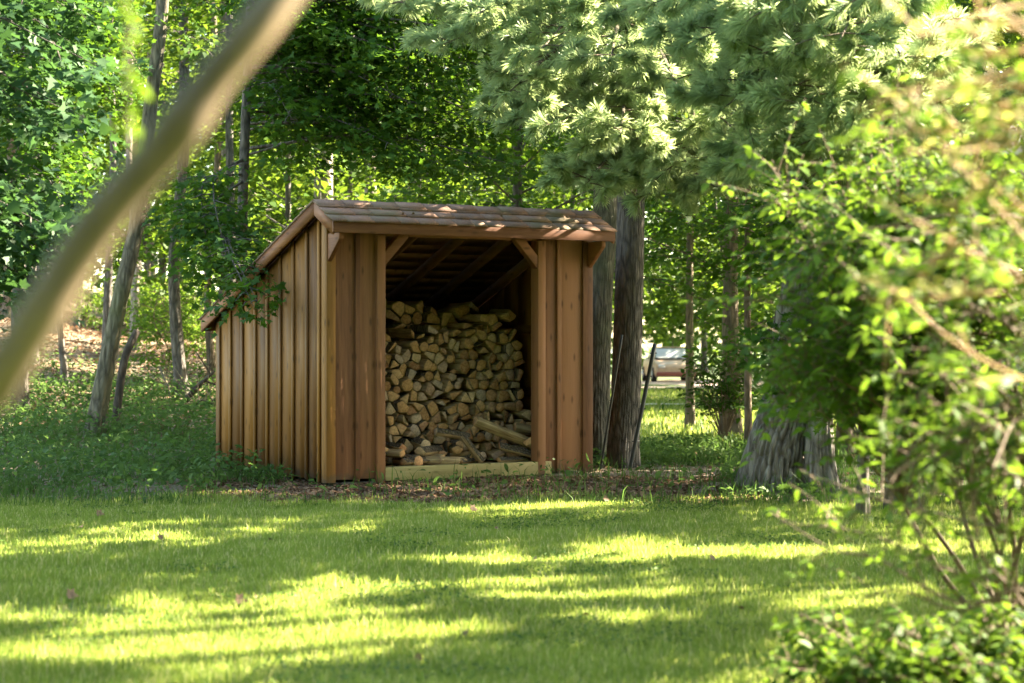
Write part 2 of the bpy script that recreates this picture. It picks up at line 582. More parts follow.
# ------------------------------------------------------------------ gaps in the shading crowns (where the sun gets through)
_L = [(225, 640, 178, 19), (95, 646, 100, 15), (35, 604, 60, 5), (360, 612, 75, 5), (130, 575, 62, 6), (300, 558, 110, 4),
      (640, 547, 62, 6), (745, 549, 90, 4), (470, 556, 50, 3), (560, 590, 60, 2.2), (720, 590, 90, 3.2), (630, 614, 40, 5), (460, 626, 45, 4),
      (700, 659, 75, 8), (790, 640, 50, 5), (860, 585, 60, 5), (500, 578, 45, 1.8), (950, 545, 70, 5), (850, 603, 60, 4), (60, 558, 40, 2.5), (900, 640, 70, 7),
      (400, 582, 40, 1.8), (210, 602, 50, 3)]
LAWN_HOLES = []
_rl = np.random.default_rng(3)
for _ in range(46):
    _y = _rl.uniform(505, 683)
    _L.append((_rl.uniform(-20, 860), _y, _rl.uniform(9, 34) * (_y - 345) / 240, _rl.uniform(.9, 2.6) * (_y - 345) / 240))
for _i, (hx, hy, rx, ry) in enumerate(_L):
    if _i < 2: rx, ry = rx * 1.12, ry * 1.25
    gx, gy = G(hx, hy)
    y0, y1 = G(hx, hy + ry)[1], G(hx, hy - ry)[1]
    LAWN_HOLES.append((gx, (y0 + y1) / 2, rx / F * gy, (y1 - y0) / 2 * 1.08))
PT_HOLES = []          # centre, radius


def open_to_sun(C, lawn_only=False):
    """True for leaf positions that would stand in the way of a wanted patch of sun"""
    S = np.array(SUN)
    t = C[:, 2] / S[2]
    gx = C[:, 0] - S[0] * t
    gy = C[:, 1] - S[1] * t
    hit = np.zeros(len(C), bool)
    wob = .22 * np.sin(gx * 5.1 + np.sin(gy * 3.3) * 2) + .18 * np.sin(gy * 6.7 + gx * 2.2)
    for (x, y, rx, ry) in LAWN_HOLES:
        hit |= ((gx - x) / rx) ** 2 + ((gy - y) / ry) ** 2 < 1.0 + wob
    for (c, r) in ([] if lawn_only else PT_HOLES):
        d = C - np.array(c)
        al = d @ S
        q = d - al[:, None] * S
        hit |= (np.linalg.norm(q, axis=1) < r) & (al > 0)
    return hit


PT_HOLES += [(P(780, 80, 13), .8), (P(860, 60, 12.5), .8), (P(640, 80, 14.8), .9), (P(480, 50, 15), .9)]
PT_HOLES += [(P(930, 150, 4.2), 1.2), (P(880, 330, 8), 1.2), (P(960, 350, 6.2), 1.1), (P(900, 640, 7), .5)]
PT_HOLES += [(P(500, 60, 15.6), .75), (P(620, 100, 15.5), .7), (P(740, 90, 13.5), .7), (P(830, 90, 12.5), .6), (P(930, 150, 4.2), .7), (P(820, 330, 9), .6), (P(910, 330, 7), .5)]
PT_HOLES += [(P(525, 214, 18.6), .22), (P(565, 221, 18.9), .25), (P(500, 213, 18.4), .15), (P(575, 224, 19), .22),
             (P(480, 70, 15.6), .38), (P(560, 30, 15), .3), (P(420, 10, 15), .3), (P(600, 110, 15), .32), (P(655, 60, 14), .35), (P(700, 95, 14), .3),
             (P(760, 60, 13), .35), (P(820, 110, 12.5), .35), (P(585, 175, 16), .3), (P(680, 140, 15), .25), (P(780, 140, 13), .3),
             (P(950, 100, 4), .45), (P(1000, 200, 4), .4), (P(900, 190, 4.5), .3), (P(780, 300, 9), .35), (P(760, 390, 9), .3), (P(860, 280, 8), .35),
             (P(900, 360, 7.5), .3), (P(930, 450, 6.5), .25), (P(840, 420, 8), .3),
                          (P(805, 300, 17.5), .35), (P(790, 440, 17.5), .3)]

# ------------------------------------------------------------------ ground, path, drive
gx = np.concatenate([np.linspace(-400, -26, 14), np.arange(-25, 25.01, .5), np.linspace(26, 400, 14)])
gy = np.concatenate([np.linspace(-200, -5, 8), np.arange(-4, 90.01, .5), np.linspace(92, 900, 20)])
GX, GY = np.meshgrid(gx, gy)
V = np.stack([GX, GY, ground_h(GX, GY) - .0], -1).reshape(-1, 3)
nx = len(gx)
ii = (np.arange(len(gy) - 1)[:, None] * nx + np.arange(nx - 1)[None, :]).ravel()
Fq = np.stack([ii, ii + 1, ii + nx + 1, ii + nx], -1)


def forestness(x, y):
    edge = 16.55 + .25 * np.sin(x * 1.7) + .15 * np.sin(x * 4.1)
    near = sst(edge - .7, edge + 1.0, y)
    # the open lawn beyond, right of the shed
    clear = sst(.02 * y, .05 * y, x) * sst(23, 26, y)
    clear = clear * (1 - sst(.2 * y, .3 * y, x) * .3)
    return near * (1 - clear)


fo = forestness(V[:, 0], V[:, 1])
ground = link('ground', np_mesh('ground', V, [Fq], M_GROUND, fo, smooth=True))
tag(ground, kind='structure')


def strip(name, x0, x1, yc, w, mat, lift=.02):
    xs = np.linspace(x0, x1, 60)
    yy = yc + .4 * np.sin(xs * .15)
    V = []
    for s in (-1, 1):
        V.append(np.stack([xs, yy + s * w / 2, ground_h(xs, yy + s * w / 2) + lift], -1))
    n = len(xs)
    V = np.vstack(V)
    i = np.arange(n - 1)
    return tag(link(name, np_mesh(name, V, [np.stack([i, i + 1, i + n + 1, i + n], -1)], mat)), kind='structure')


M_PATH = plain('pale_gravel', (.52, .47, .40), .9, var=.25, scale=30)
M_DRIVE = plain('pinkish_gravel', (.46, .34, .28), .9, var=.3, scale=14)
strip('path', 1.2, 24, 42.6, .8, M_PATH, .03)
strip('drive', 1.0, 40, 63, 18, M_DRIVE, .035)


# ------------------------------------------------------------------ the wood shed
A = .5438
SHX, SHY, SHZ = -1.7227, 18.0, .12
shed = empty('wood_shed', (SHX, SHY, SHZ), A)
tag(shed, 'open-fronted brown board and batten shed full of split logs behind the lawn', 'shed')
SW, SD = 2.915, 2.694
RV, RZ = .075, 2.615
FV, FZ = -.31, 2.415
SL = .385
BV = 2.87


def zroof(v):
    return FZ + (v - FV) * (RZ - FZ) / (RV - FV) if v < RV else RZ - (v - RV) * SL


def zunder(v):
    return zroof(v) - .10


def side_wall(u0, sgn, name):
    b = Boxes()
    edges = [0.0, .15, .42, .73, 1.03, 1.34, 1.64, 1.97, 2.28, 2.57, SD]
    for a, c in zip(edges[:-1], edges[1:]):
        segs = [(a, c)]
        if a < RV < c: segs = [(a, RV), (RV, c)]
        t = random.random()
        for (p, q) in segs:
            z0 = random.uniform(-.012, .008)
            b.hexa([(u0 - .012, p, z0), (u0 + .012, p, z0), (u0 + .012, q, z0), (u0 - .012, q, z0),
                    (u0 - .012, p, zunder(p)), (u0 + .012, p, zunder(p)), (u0 + .012, q, zunder(q)), (u0 - .012, q, zunder(q))], t)
    for e in edges[1:-1]:
        z0 = random.uniform(-.03, -.005)
        x0, x1 = sorted((u0 + sgn * .0125, u0 + sgn * .032))
        p, q = e - .024, e + .024
        b.hexa([(x0, p, z0), (x1, p, z0), (x1, q, z0), (x0, q, z0), (x0, p, zunder(p) - .002), (x1, p, zunder(p) - .002), (x1, q, zunder(q) - .002), (x0, q, zunder(q) - .002)])
    # inside nailing rails
    x0, x1 = sorted((u0 - sgn * .0125, u0 - sgn * .05))
    for z in (.72, 1.38):
        b.box(x0, x1, .05, SD - .05, z, z + .09)
    return b.build(name, M_WOOD_SIDE, shed)


side_wall(0.0, -1, 'side_wall')
side_wall(SW, 1, 'side_wall')
b = Boxes()
n = 10
for i in range(n):
    b.box(i * SW / n + .002, (i + 1) * SW / n - .002, SD - .012, SD + .012, -.01, zunder(SD) - .01)
    if i: b.box(i * SW / n - .024, i * SW / n + .024, SD + .0125, SD + .032, -.02, zunder(SD) - .012)
b.build('back_wall', M_WOOD_SIDE, shed)

U0, U1 = .578, 2.285     # the opening


def front_panel(edges, name):
    b = Boxes()
    for a, c in zip(edges[:-1], edges[1:]):
        b.box(a + .002, c - .002, -.012, .012, random.uniform(-.01, .006), 2.40)
    for e in edges[1:-1]:
        b.box(e - .024, e + .024, -.034, -.0125, random.uniform(-.03, -.005), 2.38)
    return b.build(name, M_WOOD_V, shed, .002)


front_panel([.0, .295, U0 - .06], 'front_panel')
front_panel([U1 + .06, 2.548, SW], 'front_panel')
for u0, u1, vv in ((-.034, .062, -.034), (SW - .085, SW + .034, -.034)):
    b = Boxes()
    b.box(u0, u1, vv - .003, -.0135, -.03, 2.385)
    # return of the corner board round the side
    if u0 < 0: b.box(-.036, -.0135, -.0125, .062, -.032, 2.4)
    else: b.box(SW + .0135, SW + .036, -.0125, .075, -.032, 2.4)
    b.build('corner_board', M_WOOD_V if u0 > 0 else M_WOOD_SIDE, shed, .002)
b = Boxes(); b.box(U0 - .088, U0, -.055, .085, -.045, 2.30); b.build('opening_post', M_WOOD_V, shed, .004)
b = Boxes(); b.box(U1, U1 + .088, -.055, .085, -.03, 2.30); b.build('opening_post', M_WOOD_V, shed, .004)
b = Boxes(); b.box(.05, SW - .05, .014, .10, 2.302, 2.43); b.build('header_beam', M_WOOD_X, shed)
for s, ue in ((1, U0), (-1, U1)):
    b = Boxes()
    p0, p1 = (ue - s * .03, 2.05), (ue + s * .235, 2.335)
    d = np.array([p1[0] - p0[0], p1[1] - p0[1]]); d /= np.linalg.norm(d)
    nrm = np.array([-d[1], d[0]]) * s * .045
    q = [(p0[0] - nrm[0], p0[1] - nrm[1]), (p0[0] + nrm[0], p0[1] + nrm[1]), (p1[0] + nrm[0], p1[1] + nrm[1]), (p1[0] - nrm[0], p1[1] - nrm[1])]
    b.hexa([(x, -.052 + .004, z) for x, z in q] + [(x, .04, z) for x, z in q])
    b.build('knee_brace', M_WOOD_X, shed, .003)
for ue in (.0, SW - .0):
    b = Boxes()
    q = [(-.036, 2.04), (-.036, 2.30), (-.285, 2.30), (-.285, 2.245)]
    b.hexa([(ue - .022, v, z) for v, z in q] + [(ue + .022, v, z) for v, z in q])
    b.build('eave_bracket', M_WOOD_Y, shed, .003)
# fascia and rake boards
OU = .085
b = Boxes(); b.box(-OU - .022, SW + OU + .022, FV - .022, FV, 2.297, 2.405); b.build('fascia', M_WOOD_X, shed, .003)
b = Boxes(); b.box(-OU, SW + OU, BV, BV + .022, zroof(BV) - .13, zroof(BV) - .012); b.build('fascia', M_WOOD_X, shed, .003)
for ue in (-OU, SW + OU):
    b = Boxes()
    x0, x1 = (ue - .024, ue - .001) if ue < 0 else (ue + .001, ue + .024)
    for (va, vb) in ((FV + .001, RV), (RV, BV)):
        za, zb = zroof(va) - .012, zroof(vb) - .012
        h = .125
        b.hexa([(x0, va, za - h), (x1, va, za - h), (x1, vb, zb - h), (x0, vb, zb - h), (x0, va, za), (x1, va, za), (x1, vb, zb), (x0, vb, zb)], .6)
    b.build('rake_board', M_WOOD_Y, shed)
# roof deck and rafters
b = Boxes()
for (va, vb) in ((FV + .002, RV), (RV, BV - .002)):
    k = max(1, int((vb - va) / .19))
    for i in range(k):
        p, q = va + (vb - va) * i / k, va + (vb - va) * (i + 1) / k - .004
        b.hexa([(-OU, p, zroof(p) - .035), (SW + OU, p, zroof(p) - .035), (SW + OU, q, zroof(q) - .035), (-OU, q, zroof(q) - .035),
                (-OU, p, zroof(p) - .012), (SW + OU, p, zroof(p) - .012), (SW + OU, q, zroof(q) - .012), (-OU, q, zroof(q) - .012)])
b.build('roof_deck', M_WOOD_IN, shed)
for i in range(6):
    u = .06 + i * (SW - .12) / 5
    b = Boxes()
    for (va, vb, c) in ((FV + .03, RV, 0), (RV, BV - .03, 0)):
        b.hexa([(u - .02, va, zroof(va) - .15 + (.03 if va < 0 else 0)), (u + .02, va, zroof(va) - .15 + (.03 if va < 0 else 0)), (u + .02, vb, zroof(vb) - .15), (u - .02, vb, zroof(vb) - .15),
                (u - .02, va, zroof(va) - .036), (u + .02, va, zroof(va) - .036), (u + .02, vb, zroof(vb) - .036), (u - .02, vb, zroof(vb) - .036)])
    b.build('rafter', M_WOOD_IN, shed)
# shingles: overlapping courses of tabs
b = Boxes()


def course(va, vb, lift):
    u = -OU - .03 - random.random() * .1
    while u < SW + OU + .03:
        w = random.choice((.14, .2, .28, .34))
        p, q = max(u, -OU - .035), min(u + w, SW + OU + .035)
        u += w
        if q - p < .02: continue
        th = random.choice((.002, .003, .006))
        dv = random.uniform(-.004, .008)
        s = -1 if va < vb else 1
        lo, hi = va + s * dv, vb
        zl, zh = zroof(lo), zroof(hi)
        if va > vb: c = [(p, hi), (q, hi), (q, lo), (p, lo)]
        else: c = [(p, lo), (q, lo), (q, hi), (p, hi)]
        zz = {lo: (zl + lift, zl + lift + th + .005), hi: (zh - .008, zh - .002)}
        b.hexa([(x, v, zz[v][0] - .006) for x, v in c] + [(x, v, zz[v][1]) for x, v in c])


k = 3
dl = (RV - FV + .035) / k
for i in range(k):
    v0 = FV - .035 + i * dl
    course(v0, min(v0 + dl + .04, RV + .0), .006)
k = 20
dl = (BV + .04 - RV) / k
for i in range(k):
    v0 = BV + .04 - i * dl
    course(v0, max(v0 - dl - .04, RV), .006)
for i in range(11):                     # ridge caps
    p = -OU - .03 + i * (SW + 2 * OU + .06) / 11
    q = p + (SW + 2 * OU + .06) / 11 - .004
    t = random.random()
    e = .006 * (i % 2)
    for vv in (-.11, .11):
        va, vb = RV, RV + vv
        c = [(p, min(va, vb)), (q, min(va, vb)), (q, max(va, vb)), (p, max(va, vb))]
        b.hexa([(x, v, zroof(v) + .004) for x, v in c] + [(x, v, zroof(v) + .014 + e) for x, v in c], t)
b.build('shingles', M_SHINGLE, shed)
# floor, sill, skids
b = Boxes()
for i in range(18):
    b.box(.015, SW - .015, .10 + i * .143, .10 + i * .143 + .138, .04, .07)
b.build('floor_boards', M_WOOD_IN, shed)
b = Boxes(); b.box(U0 + .002, U1 + .16, -.052, .09, -.03, .098); b.build('sill_board', M_SILL, shed, .004)
b = Boxes(); b.box(.02, SW - .02, -.01, .05, -.09, -.032); b.build('rim_joist', M_DARKWOOD, shed)
for u in (.35, 1.45, 2.5):
    b = Boxes(); b.box(u - .05, u + .05, .0 - (.02 if u > 2 else -.05), SD - .1, -.16, -.092); b.build('skid', M_DARKWOOD, shed)

# ------------------------------------------------------------------ firewood
LGROUP = 'split firewood stacked in the shed'
ca, sa = math.cos(A), math.sin(A)


def shed_pt(u, v, z):
    return Vector((SHX + u * ca - v * sa, SHY + u * sa + v * ca, SHZ + z))


def clip_poly(poly, a, b):
    """keep the part of poly nearer to a than b"""
    m = (a + b) / 2
    n = b - a
    out = []
    for i in range(len(poly)):
        p, q = poly[i], poly[(i + 1) % len(poly)]
        dp, dq = (p - m) @ n, (q - m) @ n
        if dp <= 0: out.append(p)
        if (dp < 0) != (dq < 0):
            out.append(p + (q - p) * (dp / (dp - dq)))
    return out


def log_object(poly, length, loc, rot, barky, label):
    """poly: outline in the u,z plane around the origin; extruded along v"""
    k = len(poly)
    # soften corners: two points a corner
    pts = []
    for i in range(k):
        p, a, c = poly[i], poly[i - 1], poly[(i + 1) % k]
        pts.append(p + (a - p) * .09)
        pts.append(p + (c - p) * .09)
    pts = np.array(pts)
    k = len(pts)
    rings = [(0, .93), (.006, 1), (length * .5, random.uniform(.96, 1.05)), (length - .006, 1), (length, .95)]
    V = []
    sk = random.uniform(-.12, .12), random.uniform(-.12, .12)
    for (v, s) in rings:
        for p in pts:
            vv = v + (p[0] * sk[0] + p[1] * sk[1]) * (1 if v < length / 2 else -1)
            V.append((p[0] * s, vv, p[1] * s))
    Q, mi = [], []
    side = [1 if (barky and i * 2 < k) else 2 for i in range(k)]
    for r in range(len(rings) - 1):
        for i in range(k):
            j = (i + 1) % k
            Q.append((r * k + i, r * k + j, (r + 1) * k + j, (r + 1) * k + i)); mi.append(side[i])
    c0 = len(V); V.append((0, random.uniform(-.004, .004), 0)); c1 = len(V); V.append((0, length, 0))
    T = []
    for i in range(k):
        j = (i + 1) % k
        T.append((c0, j, i)); mi.append(0)
        T.append((c1, (len(rings) - 1) * k + i, (len(rings) - 1) * k + j)); mi.append(0)
    me = np_mesh('firewood_log', np.array(V), [np.array(Q), np.array(T)], M_LOG, None, mi)
    o = link('firewood_log', me)
    o.location = loc
    o.rotation_euler = rot
    tag(o, label, 'firewood', LGROUP)
    return o


ORD = ['bottom', 'second', 'third', 'fourth', 'fifth', 'sixth', 'seventh', 'eighth', 'ninth', 'tenth', 'eleventh', 'twelfth', 'thirteenth', 'fourteenth', 'fifteenth', 'sixteenth', 'seventeenth']
LORD = ['first'] + ORD[1:]


def stack(u0, u1, ztop, vfun, cw, ch, row0, word):
    rows = int(1.75 / ch)
    pts, meta = [], []
    for r in range(rows):
        cnt = int((u1 - u0) / cw)
        idx = 0
        for c in range(-1, cnt + 1):
            x = u0 + (c + .5 + (.5 if r % 2 else 0)) * cw + random.uniform(-.36, .36) * cw
            z = .07 + (r + .5) * ch + random.uniform(-.38, .38) * ch
            pts.append((x, z))
            ok = u0 <= x <= u1 and z < ztop(x) and r >= row0
            if ok: idx += 1
            meta.append((ok, r, idx))
    pts = np.array(pts)
    res = []
    for i, (ok, r, idx) in enumerate(meta):
        if not ok: continue
        c = pts[i]
        L = [c + np.array(d) * .13 for d in ((-1, -1), (1, -1), (1, 1), (-1, 1))]
        dd = np.linalg.norm(pts - c, axis=1)
        for j in np.argsort(dd)[1:14]:
            L = clip_poly(L, c, pts[j])
            if len(L) < 3: break
        if len(L) < 3: continue
        L = np.array(L)
        L[:, 1] = np.maximum(L[:, 1], .071)
        cen = L.mean(0)
        shape = random.random()
        Pl = (L - cen)
        ext = np.abs(Pl).max()
        if shape < .09:
            rr = np.sqrt(max(1e-4, .5 * abs(np.sum(Pl[:, 0] * np.roll(Pl[:, 1], -1) - np.roll(Pl[:, 0], -1) * Pl[:, 1]))) / math.pi) * .93
            an = np.linspace(0, 2 * math.pi, 8, endpoint=False)
            Pl = np.stack([np.cos(an), np.sin(an)], -1) * rr * np.array([random.uniform(.9, 1.1), random.uniform(.88, 1.08)])
            kind = 'round unsplit'
        else:
            if shape < .62 and len(Pl) > 4:
                # wedge: drop to the 3 widest-spread corners
                ks = np.argsort(-np.linalg.norm(Pl, axis=1))[:random.choice((3, 4, 4))]
                Pl = Pl[np.sort(ks)]
                kind = 'wedge-shaped'
            else:
                kind = 'blocky'
            Pl = Pl * random.uniform(.88, .96)
        if Pl[:, 1].max() - Pl[:, 1].min() < .02 or len(Pl) < 3: continue
        res.append((r, cen, Pl, kind))
    # number them along each row as one would count
    byrow = {}
    for q in res: byrow.setdefault(q[0], []).append(q)
    for r, row in byrow.items():
        row.sort(key=lambda q: q[1][0])
        for n_, (r, cen, Pl, kind) in enumerate(row):
            v = vfun(cen[0], cen[1]) + random.uniform(-.045, .045)
            barky = kind.startswith('round') or random.random() < .45
            lab = '%s log, %s from the left in the %s row of the %s' % (kind, LORD[min(n_, 16)], ORD[min(r, 16)], word)
            log_object([p for p in Pl], random.uniform(.38, .45), shed_pt(cen[0], v, cen[1]),
                       (random.uniform(-.04, .04), 0, A + random.uniform(-.07, .07)), barky, lab)
    return res


def ztop_front(u):
    t = (u - 1.0) / 1.65
    return 1.36 + .27 * np.clip(t, 0, 1) ** 1.3 + .03 * math.sin(u * 9)


stack(.95, 2.66, ztop_front, lambda u, z: .58 + .38 * min(1, z / 1.3), .114, .102, 0, 'front stack')
stack(.95, 2.5, lambda u: 1.68 + .05 * math.sin(u * 5), lambda u, z: 1.35, .145, .125, 9, 'darker stack behind')


def loose_log(u, v, z, length, rad, yaw, pitch, label, n=5, bark=True, squash=.7):
    an = np.sort(np.array([2 * math.pi * (i + random.uniform(-.25, .25)) / n for i in range(n)]))
    pl = [np.array([math.cos(a) * rad, math.sin(a) * rad * squash]) for a in an]
    return log_object(pl, length, shed_pt(u, v, z), (pitch, 0, A + yaw), bark, label)


def leaning_log(p, q, rad, label, n=5, bark=False, squash=.75):
    p, q = Vector(p), Vector(q)
    o = loose_log(p.x, p.y, p.z, (q - p).length, rad, 0, 0, label, n, bark, squash)
    d = Matrix.Rotation(A, 3, 'Z') @ (q - p)
    o.rotation_euler = d.to_track_quat('Y', 'Z').to_euler()
    return o


leaning_log((1.80, .36, .50), (2.40, .20, .25), .075, 'long greenish-pale split log leaning down to the right across the front of the stack', 5)
leaning_log((2.28, .12, .30), (2.62, .22, .17), .08, 'golden-yellow split log end leaning against the right post', 4)
leaning_log((2.02, .26, .25), (2.50, .10, .12), .06, 'grey split log lying under the leaning logs at the right end of the sill', 4, True)
leaning_log((1.62, .30, .36), (1.78, .18, .10), .055, 'grey splintered log propped on the heap left of the leaning logs', 4, True)
leaning_log((1.30, .20, .13), (1.62, .26, .115), .05, 'short bleached log lying crosswise near the middle of the sill', 5)
leaning_log((1.40, .46, .40), (1.75, .40, .34), .06, 'brown barked log lying crosswise on the heap at middle height', 6, True)
leaning_log((2.35, .5, .42), (2.62, .44, .36), .07, 'short yellow split log in the heap beside the right wall', 5)
loose_log(2.10, .42, .14, .38, .085, R(-15), R(3), 'yellow split log lying end-on on the shed floor beside the right post', 4, False)
loose_log(1.95, .16, .11, .36, .05, R(-80), R(0), 'thin grey split log lying behind the right end of the sill', 4)
loose_log(1.05, .16, .13, .36, .062, R(8), 0, 'round orange-ended log lying near the left end of the sill', 8, True, 1)
loose_log(.72, .30, .12, .40, .06, R(20), 0, 'grey splintered log lying in the left corner of the opening', 5)
loose_log(1.22, .30, .115, .34, .055, R(-55), 0, 'pale bark-stripped log lying crosswise at the left of the sill', 5)
loose_log(1.55, .22, .11, .30, .045, R(-62), 0, 'flat grey log lying crosswise behind the middle of the sill', 4)
loose_log(1.75, .34, .135, .36, .06, R(25), 0, 'greyish wedge log lying end-on near the middle of the sill', 4)
loose_log(.80, .42, .235, .38, .06, R(-12), R(4), 'light brown log leaning in the heap behind the left post', 5)
loose_log(1.45, .42, .17, .36, .07, R(-18), R(3), 'brown log lying on the heap in front of the stack', 5)
loose_log(1.02, .42, .25, .36, .065, R(14), R(4), 'tawny wedge log on the heap just right of the left post', 4)
loose_log(1.28, .44, .27, .36, .06, R(-5), R(4), 'round barked log on top of the heap below the stack', 8, True, 1)
loose_log(2.30, .46, .14, .36, .075, R(-20), R(2), 'golden split log lying in the right corner of the shed floor', 5, False)

HEAP = [(.72, .34, .20, 'light grey'), (.95, .30, .20, 'pale tan'), (1.16, .34, .21, 'bleached'), (1.38, .26, .15, 'rough brown'), (1.60, .36, .22, 'pale split'), (1.86, .30, .15, 'weathered grey'),
        (.88, .16, .13, 'splintery pale'), (1.50, .14, .12, 'thin bleached')]
for i, (u, v, z, w) in enumerate(HEAP):
    loose_log(u, v, z, .34, .058 + .008 * (i % 3), R((-35, 28, -60, 15, -20, 40, -70, 62)[i]), R(random.uniform(-3, 8)), w + ' log tumbled in the loose heap behind the sill, ' + LORD[[0, 2, 3, 4, 6, 7, 1, 5][i]] + ' from the left', 4 + i % 3, i % 2 == 0)

# ------------------------------------------------------------------ stakes
for (a, c, r, lab) in ((P(629, 474, 20.0), P(655, 344, 20.15), .022, 'thick black metal stake leaning to the right of the grey trunk'),
                       (P(601, 466, 20.1), P(622, 335, 20.12), .013, 'thin black metal stake leaning across the foot of the grey trunk')):
    t = Tubes()
    pth = np.linspace(a - (c - a) * .03, c, 8)
    t.add(pth, r, 8)
    for k in (.25, .5, .75, .93):
        q = a + (c - a) * k
        t.add(np.array([q - [r * 1.7, 0, 0], q + [r * 1.7, 0, 0]]), r * .35, 6)
    o = link('stake', t.mesh('stake', bpy.data.materials.get('black_iron') or plain('black_iron', (.018, .022, .022), .45, .2)))
    tag(o, lab, 'stake')


# ------------------------------------------------------------------ trees
def cull(C, *arrs):
    k = ~open_to_sun(C)
    return (C[k],) + tuple(a[k] for a in arrs)


def spray_leaves(centers, dirs, nleaf, rad, size, flat=.3):
    """flat fans of leaves about each centre"""
    n = len(centers)
    N0 = unit(np.stack([rng.normal(0, flat, n), rng.normal(0, flat, n), np.ones(n)], -1))
    C0 = np.repeat(centers, nleaf, 0)
    N = np.repeat(N0, nleaf, 0)
    D = np.repeat(dirs, nleaf, 0)
    m = len(C0)
    a = rng.random(m) * 6.283
    r = rad * np.sqrt(rng.random(m))
    e1 = unit(np.cross(N, np.array([1, .01, 0])))
    e2 = np.cross(N, e1)
    off = (np.cos(a) * r)[:, None] * e1 + (np.sin(a) * r)[:, None] * e2
    C = C0 + off + N * (rng.normal(0, .16, m) * rad)[:, None] - np.array([0, 0, 1]) * (r * r / rad * .35)[:, None]
    T = unit(off + D * rad * .8 + rng.normal(0, .25, (m, 3)) * rad)
    N = unit(N + rng.normal(0, .38, (m, 3)))
    S = size * rng.uniform(.65, 1.25, m)
    return C, N, T, S


def boughs(base, height, h0, h1, nb, length, seed, lean=(0, 0), az=None, rise=.25):
    """paths of side boughs off a trunk"""
    r = np.random.default_rng(seed)
    out = []
    for i in range(nb):
        t = h0 + (h1 - h0) * (i + r.random()) / nb
        a = (i * 2.399 + r.normal(0, .3)) if az is None else r.uniform(*az)
        L = length * r.uniform(.6, 1.15) * (1 - .45 * (t - h0) / max(.1, (height - h0)))
        s = np.array([base[0] + lean[0] * t, base[1] + lean[1] * t, base[2] + t])
        d = np.array([math.cos(a), math.sin(a), 0])
        e = s + d * L + [0, 0, L * rise * r.uniform(-.1, 1.1)]
        m = (s + e) / 2 + [r.normal(0, .08) * L, r.normal(0, .08) * L, L * .13]
        out.append(curve([s, m, e], 9))
    return out


def foliage_on(paths, per, nleaf, rad, size, kind, mat, name, flat=.3, t0=.25, cull_it=False, tubes=None, side=.35):
    Cs, Ds = [], []
    for p in paths:
        n = len(p)
        L = np.linalg.norm(p[-1] - p[0])
        for k in range(per):
            t = t0 + (1 - t0) * (k + rng.random()) / per
            i = min(n - 2, int(t * (n - 1)))
            q = p[i] + (p[i + 1] - p[i]) * (t * (n - 1) - i)
            d = unit(p[i + 1] - p[i])
            s = np.array([-d[1], d[0], 0]) * rng.choice([-1, 1])
            w = side * L * (1.1 - t) * rng.random() + .05
            c = q + s * w + d * w * .5 + [0, 0, rng.normal(0, .05)]
            Cs.append(c); Ds.append(unit(d + s * .6))
            if tubes is not None: tubes.add(np.array([q, (q + c) / 2 + [0, 0, .02], c]), [.008, .006, .003], 4)
    C, N, T, S = spray_leaves(np.array(Cs), np.array(Ds), nleaf, rad, size, flat)
    if cull_it:
        keep = ~(open_to_sun(C) | open_to_sun(C + unit(T) * S[:, None] * .9) | open_to_sun(C + unit(T) * S[:, None] * .45 + np.cross(unit(N), unit(T)) * .09) | open_to_sun(C + unit(T) * S[:, None] * .45 - np.cross(unit(N), unit(T)) * .09))
        C, N, T, S = C[keep], N[keep], T[keep], S[keep]
    return leaf_mesh(name, C, N, T, S, kind, mat)


def tree(name, base, trunk_pts, r0, r1, bough_paths, leaf_args, bark, label, cat='tree', group=None, sides=14, ridge=.1, flare=(.7, .35, 5), seed=0, rings=60, cull_it=True, ridges=11):
    """trunk_pts and bough_paths in world coordinates; the thing stands at base"""
    base = np.array(base, float)
    root = empty(name, base)
    tag(root, label, cat, group)
    tp = curve(np.array(trunk_pts), rings) - base
    rad = np.linspace(r0, r1, rings)
    t = Tubes()
    t.add(tp, rad, sides, ridge=ridge, seed=seed, flare=flare, ridges=ridges)
    bt = Tubes()
    bp = []
    for p in bough_paths:
        p = p - base
        L = np.linalg.norm(p[-1] - p[0])
        t.add(p, np.linspace(max(.008, .0065 * L), .003, len(p)), 5)
        bp.append(p)
    if bp and leaf_args:
        # leaves placed in world space for the sun gaps, then moved back
        wp = [p + base for p in bp]
        me = foliage_on(wp, cull_it=cull_it, tubes=bt, name='crown', **leaf_args)
        n = len(me.vertices)
        co = np.empty(n * 3, np.float32)
        me.vertices.foreach_get('co', co)
        co = co.reshape(-1, 3) - base.astype(np.float32)
        me.vertices.foreach_set('co', co.ravel())
        for i in range(len(bt.V)): t.V.append(bt.V[i] - base); t.Q.append(bt.Q[i] + t.n); t.T.append(bt.T[i] + t.n)
        t.n += bt.n
        link('crown', me, root)
    link('trunk', t.mesh('trunk', bark), root)
    return root


def gz(x, y): return float(ground_h(x, y))


def px_of(x, y): return 512 + F * x / y


def world_at(px, Y):
    x = (px - 512) / F * Y
    return np.array([x, Y, gz(x, Y)])


